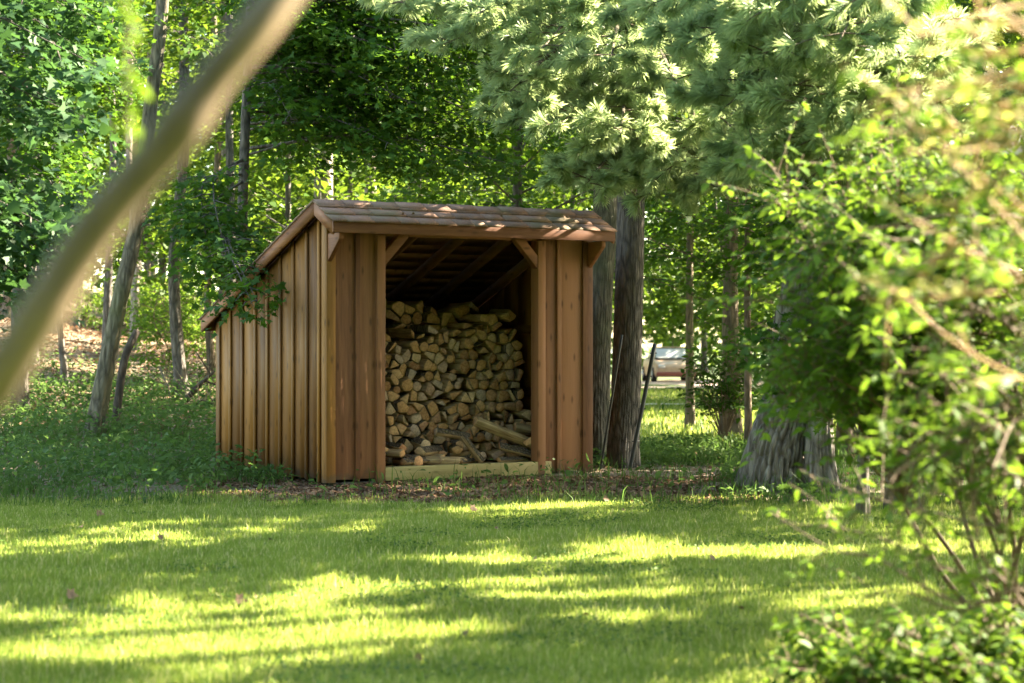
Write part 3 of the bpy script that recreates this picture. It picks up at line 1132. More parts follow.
# the two trunks right of the shed; the near one is the pine
def needle_mesh(tips, dirs, n, length, width):
    m = len(tips)
    C = np.repeat(tips, n, 0)
    D = np.repeat(dirs, n, 0)
    k = len(C)
    C = C - D * (rng.random(k) * .07)[:, None]
    r = rng.normal(size=(k, 3))
    r = unit(r - (r * D).sum(-1, keepdims=True) * D)
    sp = rng.uniform(.25, 1.15, k)
    T = unit(D * np.cos(sp)[:, None] + r * np.sin(sp)[:, None])
    T = unit(T + np.array([0, 0, -.12]))
    W = unit(np.cross(T, rng.normal(size=(k, 3))))
    Ls = length * rng.uniform(.75, 1.15, k)
    a = C - W * width / 2
    b_ = C + W * width / 2
    mid = C + T * (Ls * .6)[:, None] + W * width * .4
    tip = C + T * Ls[:, None] - np.array([0, 0, .12]) * Ls[:, None]
    V = np.stack([a, b_, mid, tip], 1).reshape(-1, 3)
    i = np.arange(k)[:, None] * 4
    Fq = np.concatenate([i, i + 1, i + 2, i + 3], 1)
    tint = np.repeat(np.repeat(rng.random(m), n) * .7 + rng.random(k) * .3, 4)
    return V, Fq, tint


def pine_bough(root, base, start, end, sag, seed, subs=16, sublen=.75):
    r = np.random.default_rng(seed)
    start, end = np.array(start, float) - base, np.array(end, float) - base
    L = np.linalg.norm(end - start)
    mid = (start + end) / 2 + [0, 0, sag]
    p = curve([start, mid, end], 24)
    t = Tubes()
    t.add(p, np.linspace(.012 + .008 * L, .004, 24), 6)
    tips, dirs = [], []
    for i in range(subs):
        tt = .30 + .70 * (i + r.random()) / subs
        k = min(22, int(tt * 23))
        d = unit(p[k + 1] - p[k])
        s = np.array([-d[1], d[0], 0]) * (1 if i % 2 else -1)
        s = unit(s + [0, 0, r.normal(0, .3)])
        q0 = p[k]
        l2 = sublen * (1.25 - .75 * tt) * r.uniform(.6, 1.2)
        e = q0 + (d * .75 + s) * l2 * .8 + [0, 0, r.uniform(-.15, .12) * l2]
        sp = curve([q0, (q0 + e) / 2 + [0, 0, .04 * l2], e], 8)
        t.add(sp, np.linspace(.006, .003, 8), 4)
        m = max(3, int(l2 / .058))
        for j in range(m):
            f = .25 + .75 * (j + r.random()) / m
            kk = min(6, int(f * 7))
            q = sp[kk] + (sp[kk + 1] - sp[kk]) * (f * 7 - kk)
            dd = unit(sp[kk + 1] - sp[kk])
            o = unit(dd + r.normal(0, .55, 3))
            ln = r.uniform(.03, .14) if j < m - 1 else .02
            tips.append(q + o * ln); dirs.append(o)
            t.add(np.array([q, q + o * ln]), [.003, .002], 3)
    for f in np.linspace(.85, 1, 4):
        tips.append(p[int(f * 23)]); dirs.append(unit(p[-1] - p[-3] + r.normal(0, .2, 3) * .05))
    tips, dirs = np.array(tips), np.array(dirs)
    kk = ~(open_to_sun(tips + base, True) & (rng.random(len(tips)) < .5))
    tips, dirs = tips[kk], dirs[kk]
    V, Fq, tint = needle_mesh(tips, dirs, 84, .118, .0034)
    b_ = link('bough', t.mesh('bough', M_BARK_BROWN), root)
    link('needles', np_mesh('needles', V, [Fq], M_NEEDLE, tint), b_)


def pine(name, px, Y, trunk_px, r0, r1, ends, label, bark, seed):
    base = world_at(px, Y)
    base[2] -= .03
    root = empty(name, base)
    tag(root, label, 'tree')
    tp = curve(np.array([P(x, y, d) for x, y, d in trunk_px]), 280) - base
    tp = np.vstack([[0, 0, -.08], tp[1:]])
    t = Tubes()
    t.add(tp, np.linspace(r0, r1, len(tp)), 120, ridge=.11, seed=seed, flare=(.45, .3, 5), ridges=34)
    link('trunk', t.mesh('trunk', bark), root)
    for i, (x, y, d, h) in enumerate(ends):
        e = P(x, y, d)
        k = np.argmin(np.abs(tp[:, 2] + base[2] - (e[2] + h)))
        pine_bough(root, base, tp[k] + base, e, .25 + .12 * (i % 3), seed * 50 + i, subs=18 + (i % 3) * 3)
    return root


pine('pine_tree', 625, 20.5, [(622, 472, 20.5), (628, 340, 20.5), (631, 200, 20.5), (634, 0, 20.6), (640, -400, 20.8)], .15, .12,
     [(385, 5, 15.5, 1.0), (440, 45, 15.2, .8), (505, 95, 16, .6), (470, 15, 14.5, 1.0), (560, 125, 15.5, .5), (540, 50, 14.6, .8), (585, 185, 16.8, .3),
      (620, 135, 15.3, .6), (610, 60, 14.3, .8), (690, 165, 16.5, .4), (660, 195, 17.5, .2), (680, 90, 14.5, .6), (720, 190, 17.2, .3), (570, -10, 14, 1.0), (650, 10, 14, 1),
      (420, -30, 15, 1.2), (500, -30, 15.5, 1.0), (735, 130, 16, .4), (590, 100, 17.5, .4), (530, 120, 17.5, .4)],
     'pine tree with straight grey trunk and drooping needle boughs beside the shed', M_BARK, 3)
pine('pine_tree', 905, 16.0, [(902, 505, 16), (905, 300, 16), (906, 100, 16), (906, 0, 16), (908, -400, 16)], .12, .1,
     [(750, 60, 12.6, .5), (800, 110, 12.5, .4), (840, 40, 12, .6), (790, 150, 13.2, .2), (860, 110, 12.6, .4), (720, 110, 13.4, .3), (900, 60, 12.2, .5), (770, 10, 12.2, .8),
      (830, 175, 13.5, .15), (930, 130, 13, .3), (700, 40, 13, .6), (880, 0, 12, .8), (735, 165, 14, .2), (690, 0, 12.5, .8)],
     'pine tree half hidden behind the right-hand shrubs, pale boughs above the old trunk', M_BARK, 5)

b2 = world_at(597, 21.6)
tree('forest_tree', b2, [b2 - [0, 0, .1], P(596, 400, 21.6), P(600, 300, 21.6), P(606, 180, 21.6), P(606, 0, 21.8), P(620, -500, 22)], .16, .10, [], None, M_BARK_MOSS,
     'mossy leaning trunk just behind the right corner of the shed', 'tree', sides=120, ridge=.11, ridges=30, rings=260, seed=2)

# old furrowed tree behind the right shrubs
b3 = world_at(782, 17.9)
bp = boughs(b3, 9, 2.6, 8, 18, 2.6, 11)
tree('old_tree', b3, [P(776, 496, 17.9), P(781, 450, 17.9), P(794, 395, 17.95), P(801, 320, 18), P(808, 250, 18), P(806, 0, 18.1), P(800, -500, 18.2)], .30, .13, bp,
     dict(per=8, nleaf=26, rad=.36, size=.085, kind='maple', mat=M_MAPLE), M_BARK_OLD, 'broad old tree with deeply furrowed flared trunk behind the right-hand shrubs', sides=180, ridge=.20, ridges=40, rings=330,
     flare=(.55, .45, 3), seed=4)
b4 = world_at(822, 17.6)
tree('old_tree', b4, [P(823, 500, 17.6), P(820, 450, 17.6), P(822, 380, 17.7), P(838, 280, 17.8), P(850, 100, 18), P(855, -200, 18)], .12, .07, [], None, M_BARK_OLD,
     'slimmer grey furrowed stem close to the right of the old flared trunk', sides=90, ridge=.22, ridges=22, rings=160, seed=6)

b10 = world_at(862, 15.4)
r10 = np.random.default_rng(10)
bp = []
while len(bp) < 44:
    ex, ey = r10.uniform(735, 915), r10.uniform(110, 415)
    if 775 < ex < 830 and 262 < ey < 330: continue
    if ex < 790 and ey < 190: continue
    e = P(ex, ey, r10.uniform(14.4, 16.6))
    s_ = b10 + [0, 0, min(5.0, max(.5, e[2] - r10.uniform(-.3, .6)))]
    bp.append(curve([s_, (s_ + e) / 2 + [0, 0, .18], e], 9))
tree('maple_tree', b10, [b10 - [0, 0, .1], b10 + [.03, 0, 2.5], b10 + [0, .1, 6]], .045, .02, bp, dict(per=7, nleaf=20, rad=.24, size=.075, kind='maple', mat=M_MAPLE, flat=.3, side=.15, t0=.3), M_BARK,
     'young maple whose dark leaves screen the old furrowed trunk on the right', seed=9)

# leaning tree on the left
M_BARK_OLIVE = bark_mat('olive_bark', (.05, .042, .028), (.20, .17, .115), moss=(.12, .13, .05))
b5 = world_at(93, 23.0)
bp = [curve([P(158, 40, 23), P(185, 12, 22.8), P(225, -5, 22.6)], 8), curve([P(150, 95, 23), P(135, 60, 23), P(110, 20, 22.6)], 8)]
tree('leaning_tree', b5, [b5 - [0, 0, .1], P(103, 385, 23), P(120, 300, 23), P(138, 215, 23), P(151, 100, 23), P(163, 0, 23), P(185, -300, 23)], .105, .065, bp,
     dict(per=4, nleaf=18, rad=.3, size=.09, kind='maple', mat=M_MAPLE), M_BARK_OLIVE, 'slender mossy tree leaning to the right, left of the shed', sides=40, ridge=.1, rings=80, seed=8)

# large-leaved maple hanging in from the left, and the maple whose bough hangs by the shed wall
b6 = np.array([-5.6, 14.2, 0.])
bp = []
r6 = np.random.default_rng(5)
for i in range(26):
    ex, ey = r6.uniform(0, 125), r6.uniform(-40, 300)
    if ey > 190: ex *= .75
    e = P(ex, ey, r6.uniform(13.4, 16.0))
    s = np.array([-5.5, 14.3, min(7.5, e[2] + r6.uniform(.2, 1.0))])
    bp.append(curve([s, (s + e) / 2 + [0, 0, .22], e], 9))
tree('maple_tree', b6, [b6 - [0, 0, .1], b6 + [.05, 0, 3], b6 + [.1, .1, 8]], .16, .09, bp, dict(per=8, nleaf=22, rad=.30, size=.10, kind='maple', mat=M_MAPLE_COOL, side=.12, t0=.4), M_BARK,
     'maple with large cool green leaves hanging in along the left edge', seed=3)

b9 = world_at(20, 27)
bp = []
for i in range(60):
    e = P(r6.uniform(-20, 140), r6.uniform(-60, 262), r6.uniform(24.0, 30.0))
    if 95 < px_of(e[0], e[1]) < 215 and e[2] < 2.6: e[2] += 1.3
    s = b9 + [0, 0, min(7.0, max(2.5, e[2] + r6.uniform(.0, .9)))]
    bp.append(curve([s, (s + e) / 2 + [0, 0, .25], e], 9))
tree('maple_tree', b9, [b9 - [0, 0, .1], b9 + [0, 0, 3], b9 + [.2, .2, 9]], .11, .06, bp, dict(per=9, nleaf=20, rad=.38, size=.11, kind='maple', mat=M_MAPLE, flat=.2, side=.2, t0=.3), M_BARK,
     'deep green maple whose layered leaves fill the woods behind the leaning tree', seed=5)

b7 = world_at(243, 21.8)
bp = []
for i in range(6):
    e = P(r6.uniform(205, 240), r6.uniform(235, 300), r6.uniform(18.8, 19.8)) if i < 4 else P(r6.uniform(248, 268), r6.uniform(305, 322), 18.2)
    s = b7 + [0, 0, min(4.2, e[2] + r6.uniform(.5, 1.4))]
    bp.append(curve([s, (s + e) / 2 + [-.25, 0, .3], e], 9))
for i in range(76):
    e = P(r6.uniform(252, 580), r6.uniform(-40, 175), r6.uniform(20.5, 24.5))
    s = b7 + [0, .3, min(6.5, e[2] + r6.uniform(.0, .9))]
    bp.append(curve([s, (s + e) / 2 + [0, 0, .25], e], 9))
tree('maple_tree', b7, [b7 - [0, 0, .1], b7 + [0, 0, 3], b7 + [.2, .2, 8]], .07, .04, bp, dict(per=12, nleaf=24, rad=.34, size=.088, kind='maple', mat=M_MAPLE, flat=.16, side=.2, t0=.3), M_BARK,
     'dark maple with flat layered sprays hanging behind and beside the shed', seed=3)

b8 = world_at(517, 25)
bp = boughs(b8, 8, 1.8, 7, 30, 3.0, 21)
tree('maple_tree', b8, [b8 - [0, 0, .1], b8 + [0, 0, 3], b8 + [.1, .2, 9]], .075, .05, bp, dict(per=10, nleaf=24, rad=.36, size=.09, kind='maple', mat=M_MAPLE, flat=.18), M_BARK,
     'thin-trunked maple rising behind the roof of the shed', seed=3)

# dark mid trees right of the twin trunks
for (px, Y, r0, lab, sd) in ((731, 27, .13, 'dark straight trunk left of the old furrowed tree', 31), (690, 30, .07, 'leafy young tree beyond the pine, above the shaded shrub', 32),
                             (748, 23.8, .045, 'thin-stemmed leafy tree between the shaded bush and the old furrowed tree', 34),
                            (845, 23, .10, 'leafy tree standing beyond the right-hand shrubs, left of the white house', 33)):
    bb = world_at(px, Y)
    bp = boughs(bb, 8, {690: 2.3, 748: 1.5, 731: 1.9}.get(px, 1.6), 7.5, 26, 2.5, sd)
    tree('forest_tree', bb, [bb - [0, 0, .1], bb + [0, 0, 3], bb + [.1, .2, 9]], r0, r0 * .6, bp, dict(per=9, nleaf=22, rad=.36, size=.095, kind='maple', mat=M_MAPLE, flat=.2), M_BARK_BROWN, lab, seed=sd)

# ---- bare-looking forest trunks seen on the left, each where it stands
TR = [(182, 30, .105, 'straight grey trunk standing midway between the leaning tree and the shed'),
      (212, 33, .07, 'thin brown trunk close to the left end of the shed roof'),
      (226, 29, .075, 'slim trunk rising just left of the shed roof corner'),
      (106, 36, .08, 'dark thin trunk seen just left behind the leaning tree'),
      (134, 40, .09, 'pale sunlit trunk seen just right behind the leaning tree'),
      (66, 31, .05, 'thin crooked sapling trunk in the leaf litter left of the leaning tree'),
      (49, 42, .10, 'grey trunk deep in the woods near the left edge'),
      (29, 34, .14, 'dark broad trunk in the woods by the left edge'),
      (8, 45, .12, 'brown trunk at the very left edge of the woods'),
      (152, 52, .13, 'pale far trunk above the sunny litter, right of the leaning tree')]
M_BARK_PALE = bark_mat('pale_bark', (.10, .08, .065), (.34, .28, .23))
for i, (px, Y, r0, lab) in enumerate(TR):
    bb = world_at(px, Y)
    k = rng.normal(0, .12, 4)
    bp = boughs(bb, 9, 4.2, 8.5, 12, 2.2, 60 + i)
    tree('forest_tree', bb, [bb - [0, 0, .1], bb + [k[0], 0, 2], bb + [k[0] + k[1], .1, 4.5], bb + [k[2], .2, 10]], r0, r0 * .6, bp,
         dict(per=6, nleaf=14, rad=.4, size=.14, kind='diamond', mat=M_FAR), (M_BARK_PALE if 'pale' in lab else M_BARK_BROWN if 'brown' in lab else M_BARK), lab, sides=16, ridge=.12, rings=40, seed=i)

# ---- copied woodland trees
def proto_tree(name, label, group, height, h0, nb, L, r0, seed, leaf, bark, cat='tree'):
    bp = boughs((0, 0, 0), height, h0, height - .4, nb, L, seed)
    k = rng.normal(0, .15, 2)
    return tree(name, (0, 0, 0), [(0, 0, -.3), (k[0], 0, height * .3), (k[1], 0, height * .65), (0, 0, height)], r0, r0 * .4, bp, leaf, bark, label, cat, group, sides=10, rings=24, seed=seed, cull_it=False)


def copy_tree(root, loc, rz, s):
    r = root.copy()
    COL.objects.link(r)
    r.location = loc
    r.rotation_euler = (0, 0, rz)
    r.scale = (s, s, s)
    for ch in root.children:
        c = ch.copy()
        COL.objects.link(c)
        c.parent = r
    return r


UG = 'understory trees in the woods behind the shed'
UL = 'small leafy understory tree deep in the woods behind the shed'
protos = [proto_tree('understory_tree', UL, UG, 6.5, 1.5, 34, 2.3, .05, 100 + i, dict(per=8, nleaf=15, rad=.42, size=.15, kind='diamond', mat=M_FAR, flat=.3), M_BARK) for i in range(4)]
TG = 'tall forest trees in the far woods'
TL = 'tall straight forest tree with high crown in the far woods'
talls = [proto_tree('forest_tree', TL, TG, 17, 7, 30, 3.6, .15, 120 + i, dict(per=8, nleaf=9, rad=.6, size=.30, kind='diamond', mat=M_FAR, flat=.35), M_BARK_PALE if i == 1 else M_BARK) for i in range(3)]


def scatter(n, x0, x1, y0, y1, dmin, ok, seed):
    r = np.random.default_rng(seed)
    pts = []
    tries = 0
    while len(pts) < n and tries < 6000:
        tries += 1
        y = r.uniform(y0, y1)
        x = r.uniform(x0, x1) * y
        if not ok(x, y): continue
        if all((x - a) ** 2 + (y - c) ** 2 > dmin ** 2 for a, c in pts): pts.append((x, y))
    return pts


def px_of(x, y): return 512 + F * x / y


def corridor(x, y, w=3.6):
    for (a, c) in ((-6.2, 30.0), (-6.5, 37.0), (-1.5, 22.0), (-9.0, 42.0)):
        dx, dy = x - a, y - c
        t = (dx * SUN.x + dy * SUN.y) / math.hypot(SUN.x, SUN.y)
        d = abs(dx * SUN.y - dy * SUN.x) / math.hypot(SUN.x, SUN.y)
        if 6 < t < 26 and d < w: return True
    return False


def ok_under(x, y):
    if corridor(x, y, 2.6) and y > 28 and x < 4: return False
    p = px_of(x, y)
    if p < 215: return y > 46                      # open, sunny floor on the left
    if 585 < p < 715: return y > 84
    if p > 885: return y > 50
    if 215 <= p <= 585: return y > 28
    return y > 31


spots = scatter(62, -.31, .30, 28, 74, 2.0, ok_under, 9) + [(1.5, 86), (3.5, 88), (5.5, 86), (7.5, 88), (9.5, 87), (0.0, 84), (-2, 85)]
used = set()
for i, (x, y) in enumerate(spots):
    o = protos[i % 4]
    args = ((x, y, gz(x, y)), rng.random() * 6.28, rng.uniform(.75, 1.25))
    if i % 4 not in used:
        used.add(i % 4)
        o.location, o.rotation_euler, o.scale = args[0], (0, 0, args[1]), (args[2],) * 3
    else: copy_tree(o, *args)


def ok_tall(x, y):
    if corridor(x, y): return False
    p = px_of(x, y)
    if p < 240: return y > 38 and not (90 < p < 130)
    if 585 < p < 715: return y > 84
    if p > 885: return y > 54
    return y > 32


spots = scatter(46, -.34, .33, 32, 80, 2.6, ok_tall, 19) + [(2.5, 90), (6, 92), (9, 90)]
used = set()
for i, (x, y) in enumerate(spots):
    o = talls[i % 3]
    args = ((x, y, gz(x, y)), rng.random() * 6.28, rng.uniform(.8, 1.15))
    if i % 3 not in used:
        used.add(i % 3)
        o.location, o.rotation_euler, o.scale = args[0], (0, 0, args[1]), (args[2],) * 3
    else: copy_tree(o, *args)

# saplings catching the sun on the left
SG = 'bright saplings in the sunny gap left of the shed'
SP = [proto_tree('sapling', 'low bright green sapling in the sunny gap of the woods left of the shed', SG, 1.7, .2, 14, .75, .015, 150 + i,
                 dict(per=5, nleaf=12, rad=.2, size=.10, kind='oval', mat=M_SHRUB, flat=.5), M_TWIG, 'sapling') for i in range(2)]
sp = [(165, 38), (178, 42), (150, 45), (196, 39), (204, 43), (190, 46), (120, 48), (140, 50), (172, 50), (160, 33), (88, 46), (210, 36)]
for i, (px, Y) in enumerate(sp):
    w = world_at(px, Y)
    args = (tuple(w), rng.random() * 6.28, rng.uniform(.7, 1.2))
    if i < 2: SP[i].location, SP[i].rotation_euler, SP[i].scale = args[0], (0, 0, args[1]), (args[2],) * 3
    else: copy_tree(SP[i % 2], *args)

# ---- far woods closing the view: one leafy mass with depth
n = 90000
yy = rng.uniform(92, 125, n)
xx = rng.uniform(-.42, .42, n) * yy
zz = rng.random(n) ** .9 * 20
cl = vnoise(np.stack([xx * .5, yy * .3, zz * .6], -1), 3)
k = cl > -.12
xx, yy, zz = xx[k], yy[k], zz[k]
C = np.stack([xx, yy, ground_h(xx, yy) + zz], -1)
N = unit(rng.normal(0, .7, C.shape) + [0, 0, 1])
T = rng.normal(size=C.shape)
far = link('far_woods', leaf_mesh('far_woods', C, N, T, rng.uniform(.35, .75, len(C)), 'diamond', M_FAR))
tag(far, 'far wall of sunlit woodland leaves closing the view', 'woods', kind='stuff')

# ---- shade trees to the right of the lawn, beyond the frame
r9 = np.random.default_rng(77)
shade = [(8.3, 11.0, 9.5, 3.4), (11.0, 14.5, 11, 3.8), (8.4, 17.8, 9.5, 3.4), (12.5, 20, 12, 3.8), (9.0, 23.5, 10, 3.6), (13.5, 25.5, 12, 3.8), (7.4, 13.6, 8.5, 2.2), (13.8, 11.2, 12, 3.6),
         (9.5, 29, 11, 3.8), (15.5, 16, 13, 3.8), (15.5, 31, 13, 4), (5.8, 28.5, 9, 3.2)]
words = ['nearest the camera', 'beside the middle of the lawn', 'abreast of the shrubs', 'behind the shrubs', 'abreast of the shed', 'farther out abreast of the shed', 'close to the camera',
         'far out beside the lawn', 'before the white house', 'outermost beside the lawn', 'right of the white house', 'behind the pines']
for i, (x, y, h, rad) in enumerate(shade):
    bb = np.array([x, y, gz(x, y)])
    bp = boughs(bb, h + 2, 3.2, h + 1, 44, rad, 200 + i, rise=.3)
    tree('shade_tree', bb, [bb - [0, 0, .1], bb + [.1, 0, h * .5], bb + [0, .1, h + 1]], .16, .06, bp,
         dict(per=9, nleaf=11, rad=.5, size=.24, kind='diamond', mat=M_FAR, flat=.4), M_BARK, 'broadleaf shade tree right of the lawn, ' + words[i], 'tree', seed=i, sides=12, rings=24, cull_it=True)


# unseen trees added behind the viewpoint to keep low sky off the shed
bk = proto_tree('sky_blocker_tree', 'unseen tree added behind the viewpoint to block low sky', 'added sky-blocking trees behind the viewpoint', 9, .6, 46, 3.2, .14, 300,
                dict(per=9, nleaf=11, rad=.6, size=.30, kind='diamond', mat=M_FAR, flat=.5), M_BARK)
for i, (x, y) in enumerate(((-13, -4), (-9.5, -8), (-5.5, -10), (-1.5, -9), (3, -10), (7, -8.5), (11, -5), (12.5, 0), (-14, 1.5), (-11, 6), (-3.5, -15), (5, -15))):
    a = ((x, y, 0), i * 1.3, 1.45 + .15 * (i % 3))
    if i == 0: bk.location, bk.rotation_euler = a[0], (0, 0, a[1])
    else: copy_tree(bk, *a)

# ------------------------------------------------------------------ foreground sapling stem
pts = [P(-260, 640, 2.1), P(-120, 520, 2.05), P(-4, 385, 2.0), P(95, 232, 2.0), P(186, 118, 2.0), P(272, 8, 2.02), P(375, -140, 2.1), P(440, -330, 2.2)]
base = np.array([-1.15, 2.2, 0.])
root = empty('leaning_sapling', base)
tag(root, 'blurred brown sapling stem leaning across the top left, close to the camera', 'sapling')
pts = [base + [0, 0, -.05], base + [.08, -.03, .35]] + pts[1:]
pth = curve(np.array(pts), 120) - base
t = Tubes()
rad = np.linspace(.028, .019, 120) * (1 + .10 * np.exp(-((np.arange(120) - 52) / 2.2) ** 2) + .13 * np.exp(-((np.arange(120) - 74) / 2.5) ** 2) + .03 * np.sin(np.arange(120) * .45))
pth = pth + np.stack([.0018 * np.sin(np.arange(120) * .21), 0 * pth[:, 0], .0018 * np.sin(np.arange(120) * .33)], -1)
t.add(pth, rad, 24, ridge=.05, ridges=8)
for k_ in (52, 74):
    t.add(np.array([pth[k_], pth[k_] + [.035, .0, .03], pth[k_] + [.05, .01, .07]]), [.008, .006, .004], 6)
link('stem', t.mesh('stem', M_STEM), root)
# a hanging strand of young leaves
st = curve([P(118, -60, 3.0), P(128, 20, 3.0), P(127, 90, 3.0), P(132, 165, 3.0)], 12)
t = Tubes()
t.add(st - base, .002, 4)
o = link('twig', t.mesh('twig', M_TWIG), root)
# the strand belongs to a branch of the sapling above the frame
t2 = curve([pth[112] + base, P(250, -150, 2.6), P(118, -60, 3.0)], 10)
t = Tubes(); t.add(t2 - base, np.linspace(.008, .003, 10), 6)
link('twig', t.mesh('twig', M_TWIG), root)
k = 34
ti = rng.random(k)
C = np.array([st[min(11, int(v * 12))] for v in ti]) + rng.normal(0, .011, (k, 3)) - base
link('foliage', leaf_mesh('foliage', C, rng.normal(size=(k, 3)), rng.normal(size=(k, 3)) + [0, 0, -.8], rng.uniform(.02, .038, k), 'oval', M_SHRUB), root)


# ------------------------------------------------------------------ shrubs on the right
def shrub(name, base, stems, label, leafm, twigm, lsize, kind, ntw, twl, nlf, seed, cat='shrub', droop=.3, r0=.014, mains=None, f0=.28):
    """stems: list of world point lists"""
    r = np.random.default_rng(seed)
    base = np.array(base, float)
    root = empty(name, base)
    tag(root, label, cat)
    if mains:
        t = Tubes()
        for m_ in mains:
            q = curve(m_, 16) - base
            t.add(q, np.linspace(r0 * 2.4, r0 * 1.1, 16), 8, ridge=.06)
        link('stem', t.mesh('stem', twigm), root)
    for si, pts in enumerate(stems):
        dens = 1.0
        if isinstance(pts, tuple): pts, dens = pts
        p = curve(np.array(pts, float), 40) - base
        L = np.linalg.norm(np.diff(p, axis=0), axis=1).sum()
        t = Tubes()
        t.add(p, np.linspace(r0, .003, 40), 7)
        C, N, T, S = [], [], [], []
        m = int(ntw * L * dens)
        for i in range(m):
            f = f0 + (1 - f0) * (i + r.random()) / m
            k = min(38, int(f * 39))
            d = unit(p[k + 1] - p[k])
            s = unit(np.cross(d, r.normal(size=3)))
            l2 = twl * r.uniform(.4, 1.2)
            e = p[k] + (d * .8 + s * .9) * l2 + [0, 0, -droop * l2 * r.random()]
            q = curve([p[k], (p[k] + e) / 2 + [0, 0, .06 * l2], e], 6)
            t.add(q, np.linspace(.003, .0012, 6), 4)
            for j in range(nlf):
                g = .15 + .85 * (j + r.random() * .6) / nlf
                kk = min(4, int(g * 5))
                c = q[kk] + (q[kk + 1] - q[kk]) * (g * 5 - kk)
                dd = unit(q[kk + 1] - q[kk])
                sd = unit(np.cross(dd, [0, 0, 1]) + 1e-6) * (1 if j % 2 else -1)
                C.append(c); T.append(dd * .6 + sd + [0, 0, -.25 + r.normal(0, .15)] + r.normal(0, .2, 3))
                N.append(np.array([0, 0, 1]) + r.normal(0, .42, 3)); S.append(lsize * r.uniform(.45, 1.3))
        b_ = link('branch', t.mesh('branch', twigm), root)
        if C:
            kk = ~(open_to_sun(np.array(C) + base, True) & (r.random(len(C)) < .6))
            C, N, T, S = [[a for a, q in zip(z, kk) if q] for z in (C, N, T, S)]
        if C: link('foliage', leaf_mesh('foliage', np.array(C), np.array(N), np.array(T), np.array(S), kind, leafm[si % len(leafm)] if isinstance(leafm, list) else leafm), b_)
    return root


rs = np.random.default_rng(42)
def hubs(base, n, spread, z0, z1):
    H_, M_ = [], []
    for i in range(n):
        a = rs.random() * 6.28
        h = base + [math.cos(a) * spread * rs.uniform(.3, 1), math.sin(a) * spread * rs.uniform(.3, 1), rs.uniform(z0, z1)]
        b_ = base + [rs.normal(0, .06), rs.normal(0, .06), -.02]
        M_.append([b_, b_ * .6 + h * .4 + [rs.normal(0, .05), rs.normal(0, .05), .05], h])
        H_.append(h)
    return H_, M_


def from_hub(H_, e, lift=.22):
    c = [h for h in H_ if h[2] < e[2] + .25] or H_
    h = c[rs.integers(len(c))]
    return [h, (h + e) / 2 + rs.normal(0, .06, 3) + [0, 0, lift], e]


# mid shrub, leaves still sharp, 8-9.5 m away
base = np.array([2.35, 9.0, 0.])
H_, M_ = hubs(base, 10, .75, .5, 1.7)
st = []
for i in range(118):
    ex = rs.uniform(745, 1030) if i < 84 else rs.uniform(765, 900)
    ey = (rs.uniform(150, 455) if ex > 790 else rs.uniform(290, 455)) if i < 84 else rs.uniform(130, 400)
    if 770 < ex < 830 and ey > 400: ey -= 90
    if 940 < ex < 1015 and 260 < ey < 400: ey -= 160
    if 780 < ex < 825 and 255 < ey < 335: ex += 55
    st.append(from_hub(H_, P(ex, ey, rs.uniform(8.0, 9.8))))
shrub('shrub', base, st, 'arching green shrub in front of the old furrowed trunk on the right', M_SHRUB, M_TWIG, .064, 'oval', 13.0, .27, 9, 1, r0=.007, mains=M_, f0=.12)
# nearer shrub with thin brown branches reaching over the lawn
base = np.array([2.1, 6.4, 0.])
H_, M_ = hubs(base, 6, .4, .5, 1.3)
st = []
for i in range(34):
    ex = rs.uniform(850, 1060)
    ey = rs.uniform(190, 520)
    if 940 < ex < 1015 and 260 < ey < 400: ey += 110
    st.append(from_hub(H_, P(ex, ey, rs.uniform(5.6, 7.0))))
st += [([base, P(1030, 600, 6.2), P(960, 574, 6.4), P(870, 535, 6.8), P(780, 522, 7.2)], .35),
       ([base, P(1040, 615, 6.0), P(950, 600, 6.2), P(880, 560, 6.4), P(830, 548, 6.6), P(770, 512, 6.8)], .4),
       ([base, P(1020, 600, 6.0), P(985, 560, 6.0), P(972, 500, 6.0), P(975, 440, 6.0), P(990, 360, 6.1)], .6),
       ([base, P(1050, 560, 6.2), P(960, 520, 6.5), P(880, 500, 7), P(800, 470, 7.6)], .5),
       ([base, P(1040, 600, 5.9), P(960, 610, 6.0), P(900, 590, 6.1), P(860, 600, 6.2)], .3)]
shrub('shrub', base, st, 'nearer shrub at the right edge with thin brown branches reaching left over the lawn', M_SHRUB, M_TWIG, .062, 'lance', 10.0, .24, 9, 2, r0=.007, mains=M_, f0=.15)
# close bright shrub in the top right corner, strongly blurred
base = np.array([1.6, 4.2, 0.])
H_, M_ = hubs(base, 5, .22, 1.1, 2.0)
st = []
for i in range(38):
    ex = rs.uniform(845, 1060)
    ey = rs.uniform(-30, 320)
    if ex < 900 and ey < 90: ey += 90
    if ex > 950 and ey > 240: ey -= 150
    st.append(from_hub(H_, P(ex, ey, rs.uniform(3.5, 4.7)), .12))
shrub('shrub', base, st, 'shrub with pale leaves and orange twigs blurred in the top right corner', [M_PALE, M_SHRUB, M_MAPLE, M_SHRUB, M_MAPLE], M_TWIG_OR, .042, 'oval', 8.5, .15, 7, 3, r0=.0055, mains=M_, f0=.15)
